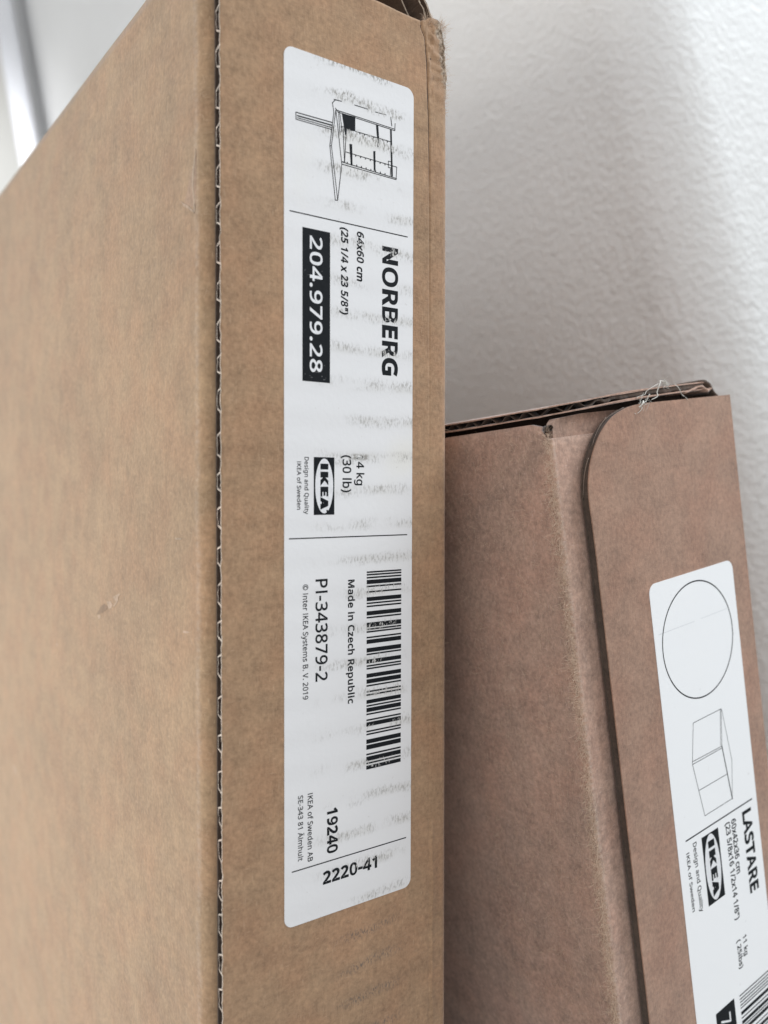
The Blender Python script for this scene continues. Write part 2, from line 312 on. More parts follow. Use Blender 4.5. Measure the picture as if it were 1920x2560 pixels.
# ------------------------------------------------------------------ printing: flat ink on a label, in millimetres of the label's plane
GLYPHS = {
 '"': (327, "128,573 112,366 68,366 52,573|275,573 259,366 215,366 199,573"),
 '(': (241, "32,220 33,263 38,306 45,348 54,389 67,429 83,468 103,504 125,540 150,573 217,573 182,521 154,465 132,407 116,346 107,284 103,221 105,179 109,139 116,98 126,58 139,19 154,-20 172,-57 192,-92 216,-127 150,-127 125,-94 103,-60 83,-24 67,14 54,53 45,94 38,135 33,177"),
 ')': (241, "209,220 207,177 203,135 196,94 186,53 173,14 158,-24 139,-60 116,-94 91,-127 25,-127 48,-92 69,-57 87,-20 102,19 114,58 124,98 131,139 136,179 137,221 136,263 131,304 124,346 114,386 102,426 87,465 69,503 48,539 24,573 91,573 116,540 139,504 158,468 173,429 186,389 196,348 203,306 207,263"),
 '-': (258, "32,184 32,246 226,246 226,184"),
 '.': (215, "58,43 61,69 72,85 88,94 107,97 126,94 142,85 153,69 157,43 153,18 142,2 126,-8 107,-11 88,-8 72,2 61,18"),
 '/': (298, "290,573 77,0 8,0 221,573"),
 '0': (459, "419,287 418,242 415,201 409,163 401,128 390,97 376,70 349,37 316,12 290,1 261,-6 229,-8 188,-4 153,8 122,27 97,54 76,88 60,129 48,176 42,229 39,287 41,346 48,399 58,446 73,486 93,520 119,547 149,566 186,578 229,581 269,578 304,566 335,547 361,520 382,486 399,446 410,399 417,346|110,287 111,238 115,194 121,156 137,111 159,78 190,59 229,52 268,59 298,78 320,110 336,156 343,194 347,238 348,287 347,336 343,380 336,417 320,463 298,495 268,515 229,521 190,515 159,495 137,463 121,417 115,380 111,336"),
 '1': (459, "285,0 216,0 216,400 216,422 216,439 217,455 217,470 219,499 207,487 196,477 169,455 108,405 71,452 226,573 285,573"),
 '2': (459, "417,0 38,0 38,59 188,210 216,238 240,264 261,287 287,320 306,353 318,387 322,424 315,466 294,496 261,514 221,520 181,517 147,506 115,489 83,466 45,513 68,531 94,548 122,561 153,572 186,578 221,581 255,579 285,572 313,562 347,540 372,510 388,472 394,428 389,385 375,344 361,318 344,292 324,267 301,241 275,214 247,185 128,67 128,64 417,64"),
 '3': (459, "395,439 392,403 381,372 363,347 340,326 310,311 277,302 277,298 319,290 353,276 379,255 398,229 409,198 413,163 410,131 403,101 390,74 371,50 348,30 318,14 283,2 241,-6 193,-8 150,-6 110,-1 72,8 36,23 36,89 74,73 114,61 155,54 194,51 241,55 278,65 305,81 331,117 339,164 335,197 320,223 297,242 265,255 226,263 179,265 123,265 123,326 180,326 223,329 259,339 286,356 307,377 319,404 323,434 316,471 295,498 262,516 219,521 190,520 164,515 140,508 117,498 96,487 75,473 39,521 73,544 115,563 147,573 181,579 218,581 273,576 317,563 352,540 376,511 390,477"),
 '4': (459, "443,130 359,130 359,0 291,0 291,130 17,130 17,190 286,576 359,576 359,193 443,193|291,374 291,394 291,412 292,429 293,444 293,459 294,474 294,487 295,500 292,500 285,485 276,468 266,451 257,438 86,193 291,193"),
 '5': (459, "221,351 258,349 292,342 322,331 361,307 389,274 402,247 410,217 413,183 410,145 402,111 387,81 368,54 343,32 314,15 280,2 242,-5 199,-8 156,-6 116,0 80,10 51,23 51,90 82,74 121,62 161,55 200,52 239,55 274,65 302,82 323,106 336,137 341,176 337,210 325,239 306,262 279,279 243,289 197,292 173,291 146,288 120,284 99,280 64,302 86,573 373,573 373,508 146,508 132,342 148,345 169,348 194,350"),
 '6': (459, "44,245 45,278 47,310 51,342 57,374 64,404 75,433 95,474 121,510 143,530 168,548 196,562 228,572 265,578 306,581 324,580 344,579 362,577 377,573 377,513 362,517 344,520 326,522 308,523 273,521 242,515 216,504 183,483 158,454 139,419 127,380 119,337 115,291 119,291 133,309 150,326 170,339 194,350 223,356 255,358 302,353 342,338 375,313 400,279 412,251 419,220 421,184 419,147 411,112 399,82 382,55 361,33 336,15 307,2 275,-5 239,-8 199,-4 163,7 130,26 101,54 77,89 59,133 51,166 46,204|238,51 284,59 320,84 337,109 348,143 351,184 348,218 339,247 324,271 289,295 241,303 205,299 175,287 150,270 131,248 119,223 115,198 117,172 123,146 133,121 146,99 164,79 185,64 210,55"),
 '7': (459, "109,0 344,508 35,508 35,573 419,573 419,518 187,0"),
 '8': (459, "229,581 261,579 291,574 318,565 352,546 378,519 395,485 400,443 396,411 385,383 368,359 346,338 320,319 291,303 325,285 355,265 381,242 401,216 414,185 419,148 413,104 395,65 367,34 330,11 300,1 267,-6 231,-8 192,-6 157,0 126,10 89,33 61,63 45,101 39,146 43,183 56,214 75,241 99,264 128,283 158,299 131,316 107,336 87,358 71,383 61,411 58,444 63,485 80,518 107,545 141,565 182,577|108,145 116,107 138,76 161,60 192,51 229,48 265,51 295,60 319,76 342,108 350,148 346,174 335,197 317,217 293,235 264,251 229,265 217,270 184,254 157,237 136,219 121,197 111,173|228,524 188,518 155,502 134,476 127,441 130,414 141,391 157,373 179,357 204,344 232,330 258,343 282,357 302,373 317,392 327,414 330,441 323,476 302,502 270,518"),
 '9': (459, "417,328 416,295 414,263 410,231 405,199 397,168 387,139 366,99 340,63 318,42 293,25 265,11 232,0 195,-6 154,-8 137,-8 117,-6 97,-4 82,0 82,60 97,56 115,53 134,50 152,50 188,52 218,58 245,68 278,90 303,118 322,153 334,192 342,235 346,281 341,281 327,263 310,247 290,233 266,223 237,216 204,214 158,219 118,235 85,260 61,294 49,321 42,352 40,387 43,426 50,460 63,491 80,517 101,540 127,557 156,570 188,578 223,581 262,577 299,565 332,545 361,518 384,483 402,439 410,406 415,369|223,521 178,513 142,488 124,463 113,429 110,388 113,354 122,325 137,301 171,277 220,269 256,273 286,285 311,303 330,325 342,349 346,374 344,400 338,426 328,451 315,474 298,493 277,508 252,518"),
 'A': (512, "437,0 368,177 141,177 73,0 0,0 224,575 289,575 512,0|282,415 279,424 274,438 269,455 263,473 259,489 255,500 251,484 247,468 242,452 238,438 230,415 165,241 346,241"),
 'B': (521, "241,573 307,569 361,558 404,541 434,515 453,478 459,431 456,399 446,371 431,347 409,328 382,313 350,304 350,300 384,292 415,279 441,261 461,236 474,203 478,163 475,130 467,100 454,74 425,42 385,19 354,8 318,2 279,0 78,0 78,573|256,329 300,331 334,339 357,352 377,382 384,423 376,463 351,490 324,502 289,509 245,511 150,511 150,329|150,269 150,61 265,61 311,64 346,74 371,91 394,125 401,168 398,197 388,221 370,241 344,256 307,266 260,269"),
 'C': (507, "323,517 280,513 241,502 206,482 178,456 155,423 139,383 131,353 127,321 125,286 128,241 135,200 147,164 164,132 186,105 213,83 244,68 281,58 322,55 359,57 394,62 427,69 460,78 460,15 427,5 393,-2 356,-7 312,-8 257,-4 208,8 166,28 130,56 101,90 78,131 62,178 52,230 49,287 51,329 57,369 67,406 81,440 99,471 120,499 145,523 174,543 206,559 242,571 281,578 324,581 367,578 409,572 448,561 482,547 453,486 425,497 394,508 360,515"),
 'D': (585, "536,292 533,231 521,177 501,131 474,91 439,58 399,33 351,15 297,4 237,0 78,0 78,573 254,573 309,569 359,558 404,540 443,516 476,484 502,446 521,401 533,350|460,289 457,337 449,379 435,415 416,444 391,469 361,487 327,500 287,508 244,511 150,511 150,62 228,62 299,68 357,87 402,119 434,164 454,220"),
 'E': (446, "398,0 78,0 78,573 398,573 398,509 150,509 150,330 383,330 383,268 150,268 150,63 398,63"),
 'G': (584, "326,302 524,302 524,22 493,12 462,5 431,-1 398,-5 362,-7 323,-8 267,-4 217,8 173,28 136,55 105,89 81,130 63,176 52,229 49,286 53,343 65,395 84,442 111,482 145,517 186,544 233,564 286,577 346,581 377,580 407,577 437,572 478,561 516,547 489,484 457,497 421,508 382,515 342,517 298,514 259,505 225,489 195,468 170,441 150,409 136,373 127,332 124,286 127,243 134,202 146,166 164,133 187,106 216,84 251,68 292,58 340,55 375,56 404,59 429,63 452,68 452,238 326,238"),
 'I': (265, "98,0 98,573 166,573 166,0"),
 'K': (496, "496,0 411,0 209,273 150,222 150,0 78,0 78,573 150,573 150,290 174,318 199,345 249,399 403,573 488,573 261,323"),
 'L': (420, "78,0 78,573 150,573 150,64 400,64 400,0"),
 'M': (727, "330,0 142,502 139,502 140,484 142,461 143,435 144,407 144,377 144,347 144,0 78,0 78,573 184,573 361,103 364,103 544,573 650,573 650,0 578,0 578,352 578,380 579,408 580,435 581,460 583,482 584,501 581,501 390,0"),
 'N': (609, "532,0 447,0 141,476 138,476 139,455 141,432 142,406 143,378 144,349 144,320 144,0 78,0 78,573 161,573 467,99 470,99 469,115 468,137 467,164 466,193 465,223 464,249 464,573 532,573"),
 'O': (626, "577,287 576,244 570,204 561,166 547,132 531,101 510,73 486,49 459,29 428,13 393,1 355,-6 314,-8 271,-6 232,1 196,13 165,29 138,49 114,73 94,101 78,132 65,167 56,204 51,245 49,288 52,344 62,396 78,442 100,482 130,517 166,545 208,565 258,577 314,581 369,577 417,565 459,545 495,517 524,483 547,442 564,396 574,344|125,287 127,241 134,200 145,163 161,131 182,104 207,83 238,67 273,58 314,55 354,58 390,67 420,83 445,104 465,131 481,163 492,200 499,241 501,287 496,354 481,411 456,457 421,491 373,511 314,518 274,515 238,506 207,490 182,469 161,443 145,411 134,374 127,333"),
 'P': (485, "229,573 297,568 352,553 393,528 421,495 439,454 444,404 441,370 433,336 417,306 395,278 364,255 324,238 292,230 256,225 216,223 150,223 150,0 78,0 78,573|223,511 150,511 150,285 208,285 242,286 272,290 298,296 330,311 352,334 365,363 370,401 361,449 334,484 306,499 269,508"),
 'Q': (626, "577,287 575,242 569,200 559,160 544,124 525,92 503,64 476,40 445,21 411,6 548,-136 444,-136 334,-7 329,-7 324,-8 318,-8 314,-8 271,-6 232,1 196,13 165,29 138,49 114,73 94,101 78,132 65,167 56,204 51,245 49,288 52,344 62,396 78,442 100,482 130,517 166,545 208,565 258,577 314,581 369,577 417,565 459,545 495,517 524,483 547,442 564,396 574,344|125,287 127,241 134,200 145,163 161,131 182,104 207,83 238,67 273,58 314,55 354,58 390,67 420,83 445,104 465,131 481,163 492,200 499,241 501,287 496,354 481,411 456,457 421,491 373,511 314,518 274,515 238,506 207,490 182,469 161,443 145,411 134,374 127,333"),
 'R': (499, "236,573 281,571 320,565 353,555 393,532 422,500 434,474 442,444 444,410 440,368 427,334 408,306 385,285 358,269 330,257 487,0 403,0 264,237 150,237 150,0 78,0 78,573|232,510 150,510 150,298 236,298 278,301 312,310 338,325 362,359 370,407 366,440 355,467 336,486 310,500 275,507"),
 'S': (440, "403,153 400,121 392,92 378,66 348,35 307,11 274,1 238,-6 198,-8 167,-7 137,-5 109,-1 83,4 61,11 41,19 41,88 73,76 113,65 156,57 201,55 240,57 273,66 298,79 316,98 327,120 330,147 327,173 318,194 302,213 277,230 242,247 196,265 161,279 131,294 106,311 85,330 69,351 57,375 50,403 48,435 54,477 71,513 99,542 136,563 165,573 197,579 231,581 276,578 318,572 355,562 389,549 366,487 336,499 302,508 266,515 229,517 196,515 169,507 148,494 133,478 124,457 121,434 124,407 133,386 149,367 172,351 204,335 246,318 278,306 307,293 332,279 362,255 385,228 398,194"),
 'T': (446, "259,0 187,0 187,509 8,509 8,573 437,573 437,509 259,509"),
 'V': (481, "481,573 277,0 204,0 0,573 75,573 204,205 213,182 220,160 226,139 231,119 236,100 241,80 245,100 250,119 255,140 262,161 269,183 277,207 405,573"),
 'a': (450, "231,437 279,433 318,422 347,403 368,375 381,338 385,293 385,0 334,0 320,61 317,61 298,40 279,22 258,9 234,-1 206,-6 172,-8 136,-5 103,6 75,23 55,48 41,80 37,119 43,159 59,192 87,219 127,238 179,251 243,257 316,259 316,285 310,330 293,359 265,375 227,380 194,378 163,370 133,359 106,347 84,400 115,414 151,426 190,434|252,208 204,203 167,195 141,182 118,155 110,119 115,87 132,66 157,53 188,49 223,52 253,62 279,79 299,103 311,134 315,172 315,210"),
 'b': (493, "139,461 138,435 138,410 136,389 135,373 139,373 161,398 189,419 226,432 272,437 322,431 365,412 401,381 428,338 444,283 449,215 447,168 439,127 427,91 410,61 390,36 365,17 337,3 306,-5 272,-8 226,-3 189,10 161,31 139,55 133,55 119,0 68,0 68,609 139,609|260,379 219,374 188,361 165,339 150,308 144,282 140,252 139,217 139,214 142,165 150,125 165,93 187,69 219,55 261,51 297,55 325,69 348,93 363,126 373,166 376,216 373,265 363,306 348,338 325,360 296,374"),
 'c': (385, "241,-8 204,-5 170,2 139,15 112,34 88,58 69,87 55,123 47,165 44,213 47,262 56,305 71,342 90,372 114,396 142,415 174,428 208,435 245,438 278,436 309,431 336,424 358,415 337,356 316,363 292,370 267,374 244,376 204,371 172,358 148,335 131,303 123,277 119,247 117,213 120,166 131,126 148,94 172,71 202,58 240,53 273,55 302,60 328,68 351,78 351,15 328,5 304,-2 275,-7"),
 'd': (493, "221,-8 171,-2 128,17 92,48 65,91 49,146 44,214 49,282 66,338 93,381 128,413 171,432 221,438 253,436 280,429 303,420 323,407 340,391 354,374 359,374 358,387 356,405 355,424 354,438 354,609 425,609 425,0 368,0 358,58 354,58 340,40 323,24 303,11 279,1 252,-6|232,51 273,55 305,67 328,88 343,117 352,154 355,200 355,213 352,263 343,304 329,336 306,360 274,375 231,379 196,374 168,359 146,334 130,300 120,260 117,213 120,165 130,125 146,93 168,69 197,55"),
 'e': (452, "234,438 269,435 301,427 329,414 354,396 374,373 390,346 402,315 409,281 411,244 411,201 117,201 122,157 134,119 154,90 181,69 215,56 254,52 293,54 327,60 359,69 392,82 392,20 359,8 327,-1 292,-6 251,-8 212,-5 176,3 143,17 114,36 90,61 70,91 56,126 47,167 44,212 47,257 55,297 68,333 86,364 108,390 134,411 164,426 198,435|233,380 188,372 154,348 137,323 125,293 119,257 338,257 335,292 326,322 312,346 292,364 266,376"),
 'f': (276, "266,375 158,375 158,0 87,0 87,375 12,375 12,408 87,432 87,457 89,492 95,522 104,547 124,577 152,597 186,609 227,613 252,612 274,609 294,604 310,599 292,544 278,548 262,552 245,555 228,556 197,550 175,532 162,502 158,458 158,430 266,430"),
 'g': (493, "221,438 261,434 297,422 329,402 355,373 359,373 369,430 425,430 425,-7 423,-46 416,-80 404,-109 378,-146 341,-172 310,-183 274,-190 233,-192 188,-191 147,-186 110,-177 78,-165 78,-100 111,-114 149,-125 191,-132 237,-134 271,-130 300,-119 324,-101 341,-77 352,-48 355,-13 355,4 355,16 356,32 357,47 358,57 354,57 329,28 299,8 263,-4 221,-8 170,-2 126,18 91,51 65,95 49,149 44,214 49,278 65,332 91,377 126,411 169,431|230,379 197,374 169,359 147,336 130,303 123,277 119,247 117,213 120,165 130,124 146,92 169,68 197,54 232,50 262,52 288,58 309,69 326,85 340,105 349,131 354,161 356,197 356,214 355,251 350,282 343,309 326,340 302,362 270,374"),
 'h': (496, "139,431 138,415 138,399 136,384 135,370 140,370 155,391 174,407 196,420 221,429 247,435 273,437 321,433 360,421 391,400 413,370 423,344 429,314 431,280 431,0 361,0 361,275 355,321 338,353 308,372 265,379 222,374 189,360 166,338 150,308 142,269 139,222 139,0 68,0 68,609 139,609"),
 'i': (207, "139,430 139,0 68,0 68,430|104,591 119,588 133,580 142,566 145,546 142,526 133,512 119,504 104,501 88,504 75,512 66,526 63,546 66,566 75,580 88,588"),
 'k': (428, "138,291 138,276 137,257 136,238 135,221 138,221 144,229 152,240 172,264 181,276 189,285 326,430 409,430 235,246 421,0 336,0 187,200 138,158 138,0 68,0 68,609 138,609"),
 'l': (207, "139,0 68,0 68,609 139,609"),
 'm': (750, "540,438 584,434 621,421 649,401 669,371 681,330 685,280 685,0 615,0 615,277 610,321 594,353 567,372 528,379 490,374 460,362 438,342 423,315 414,280 411,237 411,0 342,0 342,277 339,308 332,333 320,353 303,367 281,376 253,379 215,374 185,360 164,338 150,308 141,269 139,223 139,0 68,0 68,430 125,430 136,371 140,371 155,392 173,409 194,422 217,431 241,436 266,438 312,433 349,420 378,398 398,366 402,366 427,398 461,420 499,433"),
 'n': (496, "275,438 322,434 361,421 391,401 413,371 426,330 431,280 431,0 361,0 361,275 355,321 338,353 308,372 265,379 222,374 189,361 166,338 151,308 142,269 139,223 139,0 68,0 68,430 125,430 136,371 140,371 156,392 175,409 198,422 222,431 248,436"),
 'o': (485, "442,216 440,181 436,150 428,121 411,82 388,51 359,25 324,7 285,-4 241,-8 200,-4 163,7 129,25 100,51 77,82 59,121 51,150 46,181 44,216 47,261 55,301 68,336 87,367 110,392 137,412 169,426 204,435 244,438 281,435 316,426 347,412 374,392 398,367 417,336 431,301 439,261|117,216 120,169 130,128 147,95 172,71 203,56 243,51 282,56 314,71 339,95 356,128 366,169 369,216 365,263 355,303 338,335 314,359 282,374 242,379 202,374 171,359 147,335 130,303 120,263"),
 'p': (493, "273,438 322,432 365,413 401,383 428,339 444,284 449,216 447,170 439,129 427,93 410,62 390,37 365,17 337,3 306,-5 272,-8 241,-6 213,1 190,11 170,24 153,38 139,55 134,55 136,39 137,20 138,1 139,-16 139,-192 68,-192 68,430 126,430 136,371 139,371 153,389 170,405 189,419 213,429 240,436|260,379 221,374 190,362 167,342 152,313 142,275 139,229 139,216 140,182 144,152 150,126 165,93 188,70 220,55 261,51 297,56 326,72 348,98 364,131 373,171 376,217 373,262 363,302 348,334 325,359 296,374"),
 'r': (331, "269,438 281,438 295,437 308,435 319,433 310,368 299,370 287,372 275,373 264,374 240,371 217,363 195,351 176,334 161,313 149,289 141,261 139,229 139,0 68,0 68,430 126,430 134,351 137,351 152,374 170,395 191,413 214,426 240,435"),
 's': (384, "348,119 343,80 327,49 302,24 268,6 241,-2 210,-6 176,-8 135,-6 99,-1 68,8 42,19 42,83 70,71 104,60 141,52 178,49 224,53 256,66 274,86 280,112 278,128 271,141 259,154 239,167 212,180 174,196 135,212 103,228 76,245 57,266 45,292 41,324 46,358 61,386 85,408 118,425 157,435 202,438 240,436 275,430 308,421 339,409 315,353 287,363 258,372 228,378 197,380 159,377 131,366 114,350 108,328 111,312 119,298 133,286 154,274 182,261 219,246 257,231 289,215 314,197 333,176 344,150"),
 't': (289, "212,50 228,50 245,53 260,55 272,59 272,5 258,0 240,-4 219,-7 200,-8 167,-5 138,4 112,20 91,44 78,79 74,125 74,375 13,375 13,409 75,437 103,528 144,528 144,430 269,430 269,375 144,375 144,127 149,93 163,69 185,54"),
 'u': (496, "427,430 427,0 370,0 359,57 356,57 340,36 321,20 298,8 273,-1 247,-6 220,-8 173,-4 134,8 103,29 81,59 71,85 65,114 63,148 63,430 135,430 135,153 141,108 158,76 188,57 230,51 273,55 306,69 330,91 345,121 354,160 357,206 357,430"),
 'w': (630, "346,243 341,260 336,276 331,292 328,308 321,335 318,347 316,357 313,357 311,347 308,335 305,322 302,307 298,292 294,275 289,259 284,242 207,1 127,1 9,431 82,431 141,201 147,178 153,154 158,131 163,109 167,90 169,73 172,73 175,84 178,97 185,128 189,144 193,160 197,175 201,188 277,431 354,431 428,188 434,169 440,149 446,129 451,109 455,90 457,74 460,74 463,89 466,108 471,129 477,153 483,177 489,201 549,431 621,431 502,1 419,1"),
 'x': (424, "170,220 22,430 102,430 213,268 322,430 402,430 253,220 410,0 330,0 213,172 94,0 14,0"),
 'y': (409, "1,430 76,430 169,185 177,164 184,144 191,124 196,105 201,86 205,68 209,68 215,91 224,121 234,153 245,186 333,430 409,430 224,-59 207,-97 188,-130 165,-156 138,-176 106,-188 67,-192 49,-192 34,-190 20,-188 9,-186 9,-130 19,-132 30,-133 43,-134 56,-135 79,-132 99,-126 116,-114 130,-99 142,-80 152,-59 174,-2"),
 'z': (377, "346,0 31,0 31,47 262,375 45,375 45,430 340,430 340,377 112,55 346,55"),
 '©': (667, "346,107 297,112 258,129 227,156 205,192 192,236 188,286 190,320 196,351 206,379 229,415 261,442 286,455 316,463 349,465 374,464 399,459 424,451 447,441 424,392 404,401 385,408 367,412 350,413 308,405 276,379 262,354 253,323 250,286 253,249 260,217 273,192 303,167 349,159 368,160 390,164 412,170 433,177 433,126 414,118 394,112 372,108|334,-8 292,-6 253,2 216,14 181,30 150,51 122,75 98,103 77,134 61,168 49,205 42,245 39,286 42,328 49,367 61,404 77,438 98,470 122,498 150,522 181,543 216,559 253,571 292,578 334,581 373,578 411,571 448,559 482,543 513,522 542,498 567,470 588,438 605,404 618,367 625,328 628,286 626,245 618,205 606,168 590,134 569,103 545,75 517,51 486,30 451,14 415,2 375,-6|334,34 367,37 399,43 430,53 459,67 485,84 509,105 531,129 548,156 563,185 574,217 580,250 582,286 580,320 574,353 564,384 550,413 533,440 512,464 489,486 462,504 433,518 402,529 369,536 334,538 298,536 265,530 233,520 204,506 178,488 154,467 134,443 117,417 103,387 92,356 86,322 84,286 86,252 92,220 103,188 117,159 134,132 154,108 178,87 204,69 233,54 265,43 298,37"),
 'Ä': (512, "437,0 368,177 141,177 73,0 0,0 224,575 289,575 512,0|282,415 279,424 274,438 269,455 263,473 259,489 255,500 251,484 247,468 242,452 238,438 230,415 165,241 346,241|143,689 146,707 154,719 166,726 180,728 195,726 207,719 215,707 218,689 215,671 207,659 195,651 180,649 166,651 154,659 146,671|294,689 296,707 304,719 316,726 330,728 345,726 357,719 365,707 368,689 365,671 357,659 345,651 330,649 316,651 304,659 296,671"),
 ' ': (209, ''),
}
def inside(loops, x, y):
    c = False
    for q in loops:
        for i in range(len(q)):
            (x0, y0), (x1, y1) = q[i - 1], q[i]
            if (y0 > y) != (y1 > y) and x < (x1 - x0) * (y - y0) / (y1 - y0) + x0: c = not c
    return c
def text_geo(s, bold=0.0, shear=0.0):
    """filled outlines of one line of lettering; bold thickens the strokes"""
    V, F, pen = [], [], 0.0
    for ch in s:
        adv, d = GLYPHS[ch]
        loops = []
        for loop in d.split('|') if d else []:
            q = [tuple(float(k) / 1000 for k in w.split(',')) for w in loop.split(' ')]
            q = [w for i, w in enumerate(q) if w != q[i - 1]]
            a = sum(q[i - 1][0] * q[i][1] - q[i][0] * q[i - 1][1] for i in range(len(q)))
            loops.append(inset(q, -bold if a < 0 else min(bold, 0.022)))          # outer loops run clockwise, counters anticlockwise
        pts = [Vector(p) for q in loops for p in q]; ed = []; k = 0
        for q in loops:
            ed += [(k + i, k + (i + 1) % len(q)) for i in range(len(q))]; k += len(q)
        if pts:
            vo, _, fo, *_r = delaunay_2d_cdt(pts, ed, [], 0, 1e-7)
            n0 = len(V)
            V += [(p.x + pen + shear * p.y, p.y) for p in vo]
            for f in fo:
                cx, cy = sum(vo[i].x for i in f) / len(f), sum(vo[i].y for i in f) / len(f)
                if inside(loops, cx, cy): F.append(tuple(n0 + i for i in f))
        pen += adv / 1000 + bold * 1.2
    used = sorted({i for f in F for i in f}); m_ = {i: k for k, i in enumerate(used)}
    return [V[i] for i in used], [tuple(m_[i] for i in f) for f in F]
class Print:
    """collects flat marks at depth y (metres) on a plane facing -y"""
    def __init__(s, y): s.bm = bmesh.new(); s.y = y
    def poly(s, pts):
        a = sum(pts[i][0] * pts[(i + 1) % len(pts)][1] - pts[(i + 1) % len(pts)][0] * pts[i][1] for i in range(len(pts)))
        if a < 0: pts = pts[::-1]
        s.bm.faces.new([s.bm.verts.new((x / 1000, s.y, z / 1000)) for x, z in pts])
    def line(s, pts, w):
        for (x0, z0), (x1, z1) in zip(pts, pts[1:]):
            d = Vector((x1 - x0, z1 - z0)); ln = d.length or 1e-6; d /= ln; n = Vector((-d.y, d.x)) * w / 2; e = d * w * 0.3
            s.poly([(x0 - e.x + n.x, z0 - e.y + n.y), (x0 - e.x - n.x, z0 - e.y - n.y), (x1 + e.x - n.x, z1 + e.y - n.y), (x1 + e.x + n.x, z1 + e.y + n.y)])
    def ring(s, cx, cz, rx, rz, w, seg=128):
        for i in range(seg):
            a, b = 2 * math.pi * i / seg, 2 * math.pi * (i + 1) / seg
            P = lambda t, k: (cx + (rx + k) * math.cos(t), cz + (rz + k) * math.sin(t))
            s.poly([P(a, -w / 2), P(a, w / 2), P(b, w / 2), P(b, -w / 2)])
    def ellipse(s, cx, cz, rx, rz, seg=72):
        s.poly([(cx + rx * math.cos(2 * math.pi * i / seg), cz + rz * math.sin(2 * math.pi * i / seg)) for i in range(seg)])
    def text_down(s, body, xb, xt, z0, z1, bold=0.0, shear=0.0):
        """reads downwards, letter tops towards +x; fitted to its measured box"""
        v, f = text_geo(body, bold, shear)
        a0, a1 = min(p[0] for p in v), max(p[0] for p in v); b0, b1 = min(p[1] for p in v), max(p[1] for p in v)
        vs = [s.bm.verts.new(((xb + (q - b0) / (b1 - b0) * (xt - xb)) / 1000, s.y, (z0 + (p - a0) / (a1 - a0) * (z1 - z0)) / 1000)) for p, q in v]
        for q in f: s.bm.faces.new([vs[i] for i in q])
    def text_across(s, body, x0, x1, z0, z1, bold=0.0):
        v, f = text_geo(body, bold)
        a0, a1 = min(p[0] for p in v), max(p[0] for p in v); b0, b1 = min(p[1] for p in v), max(p[1] for p in v)
        vs = [s.bm.verts.new(((x0 + (p - a0) / (a1 - a0) * (x1 - x0)) / 1000, s.y, (z0 + (q - b0) / (b1 - b0) * (z1 - z0)) / 1000)) for p, q in v]
        for q in f: s.bm.faces.new([vs[i] for i in q])
    def done(s, name, mat, parent): return obj(name, s.bm, mat, parent)
def rounded(x0, x1, z0, z1, r, seg=8):
    out = []
    for cx, cz, a in ((x1 - r, z1 - r, 0), (x0 + r, z1 - r, 90), (x0 + r, z0 + r, 180), (x1 - r, z0 + r, 270)):
        for k in range(seg + 1):
            t = math.radians(a + 90 * k / seg); out.append((cx + r * math.cos(t), cz + r * math.sin(t)))
    return out

# ================================================================== setting: floor and walls
bm = bmesh.new(); box_bm(bm, (-2.5, -2.5, -0.02), (2.5, 2.5, 0.0))
o = obj('floor', bm, M_floor); o['kind'] = 'structure'
WX, WY, RC = 0.360, 0.2133, 0.034           # grey wall plane, its outer corner, radius of the corner
YF = 1.147                                  # far end of the grey wall
bm = bmesh.new()
prof = [(WX, YF)] + [(WX, WY + RC + (YF - WY - RC) * (1 - k / 12)) for k in range(1, 12)] + [(WX, WY + RC + 0.0015)]
prof += [(WX + RC - RC * math.cos(math.radians(90 * k / 12)), WY + RC - RC * math.sin(math.radians(90 * k / 12))) for k in range(13)]
prof += [(WX + RC + 0.0015, WY)] + [(WX + RC + 0.08 * k, WY) for k in range(1, 10)] + [(1.6, WY), (1.6, YF)]
prism(bm, prof, lambda u, v, w: (u, v, w), 0.0, 2.3)
o = obj('plaster_wall', bm, M_wall, smooth=False)
for p in o.data.polygons:
    if p.center.x < WX + RC + 0.5 and abs(p.normal.z) < 0.5: p.use_smooth = True
o['kind'] = 'thing'; tag(o, 'white textured plaster wall with a rounded outside corner behind the boxes', 'wall')
bm = bmesh.new(); box_bm(bm, (-2.0, YF, 0.0), (WX - 0.001, YF + 0.1, 2.3))
o = obj('far_wall', bm, M_wall); o['kind'] = 'thing'; tag(o, 'pale blurred wall meeting the textured wall at the far left', 'wall')
# white frame in the far corner
fr = bpy.data.objects.new('window_frame', None); COL.objects.link(fr); fr.location = (0.293, YF - 0.01, 0)
fr['kind'] = 'thing'; tag(fr, 'blurred white frame with a bright pane at the far left edge behind the tall box', 'window')
bm = bmesh.new(); box_bm(bm, (0.026, -0.016, 0.0), (0.052, 0.009, 2.05)); bmesh.ops.bevel(bm, geom=bm.edges[:], offset=0.004, segments=2, affect='EDGES')
obj('post', bm, M_trim, fr)
bm = bmesh.new(); box_bm(bm, (-0.28, -0.006, 0.0), (0.0255, 0.009, 2.05)); obj('bright_pane', bm, M_pane, fr)
bm = bmesh.new(); tube(bm, [(0.056, -0.024, 1.135), (0.056, -0.024, 1.170)], 0.008, seg=10); obj('hinge', bm, M_bronze, fr)

def frame_matrix(O, r, l, u, zb):
    R = Matrix((r, l, u)).transposed().to_4x4()
    loc = Vector(O) + Vector(u) * zb + Vector((0, 0, HC))
    return Matrix.Translation(loc) @ R
def carton(name, O, r, l, u, zb, label):
    e = bpy.data.objects.new(name, None); COL.objects.link(e)
    e.matrix_world = frame_matrix(O, r, l, u, zb); e.empty_display_size = 0.05
    tag(e, label, 'box')
    return e
def parts_down(e, zb):
    for c in e.children: c.location = (0, 0, -zb)

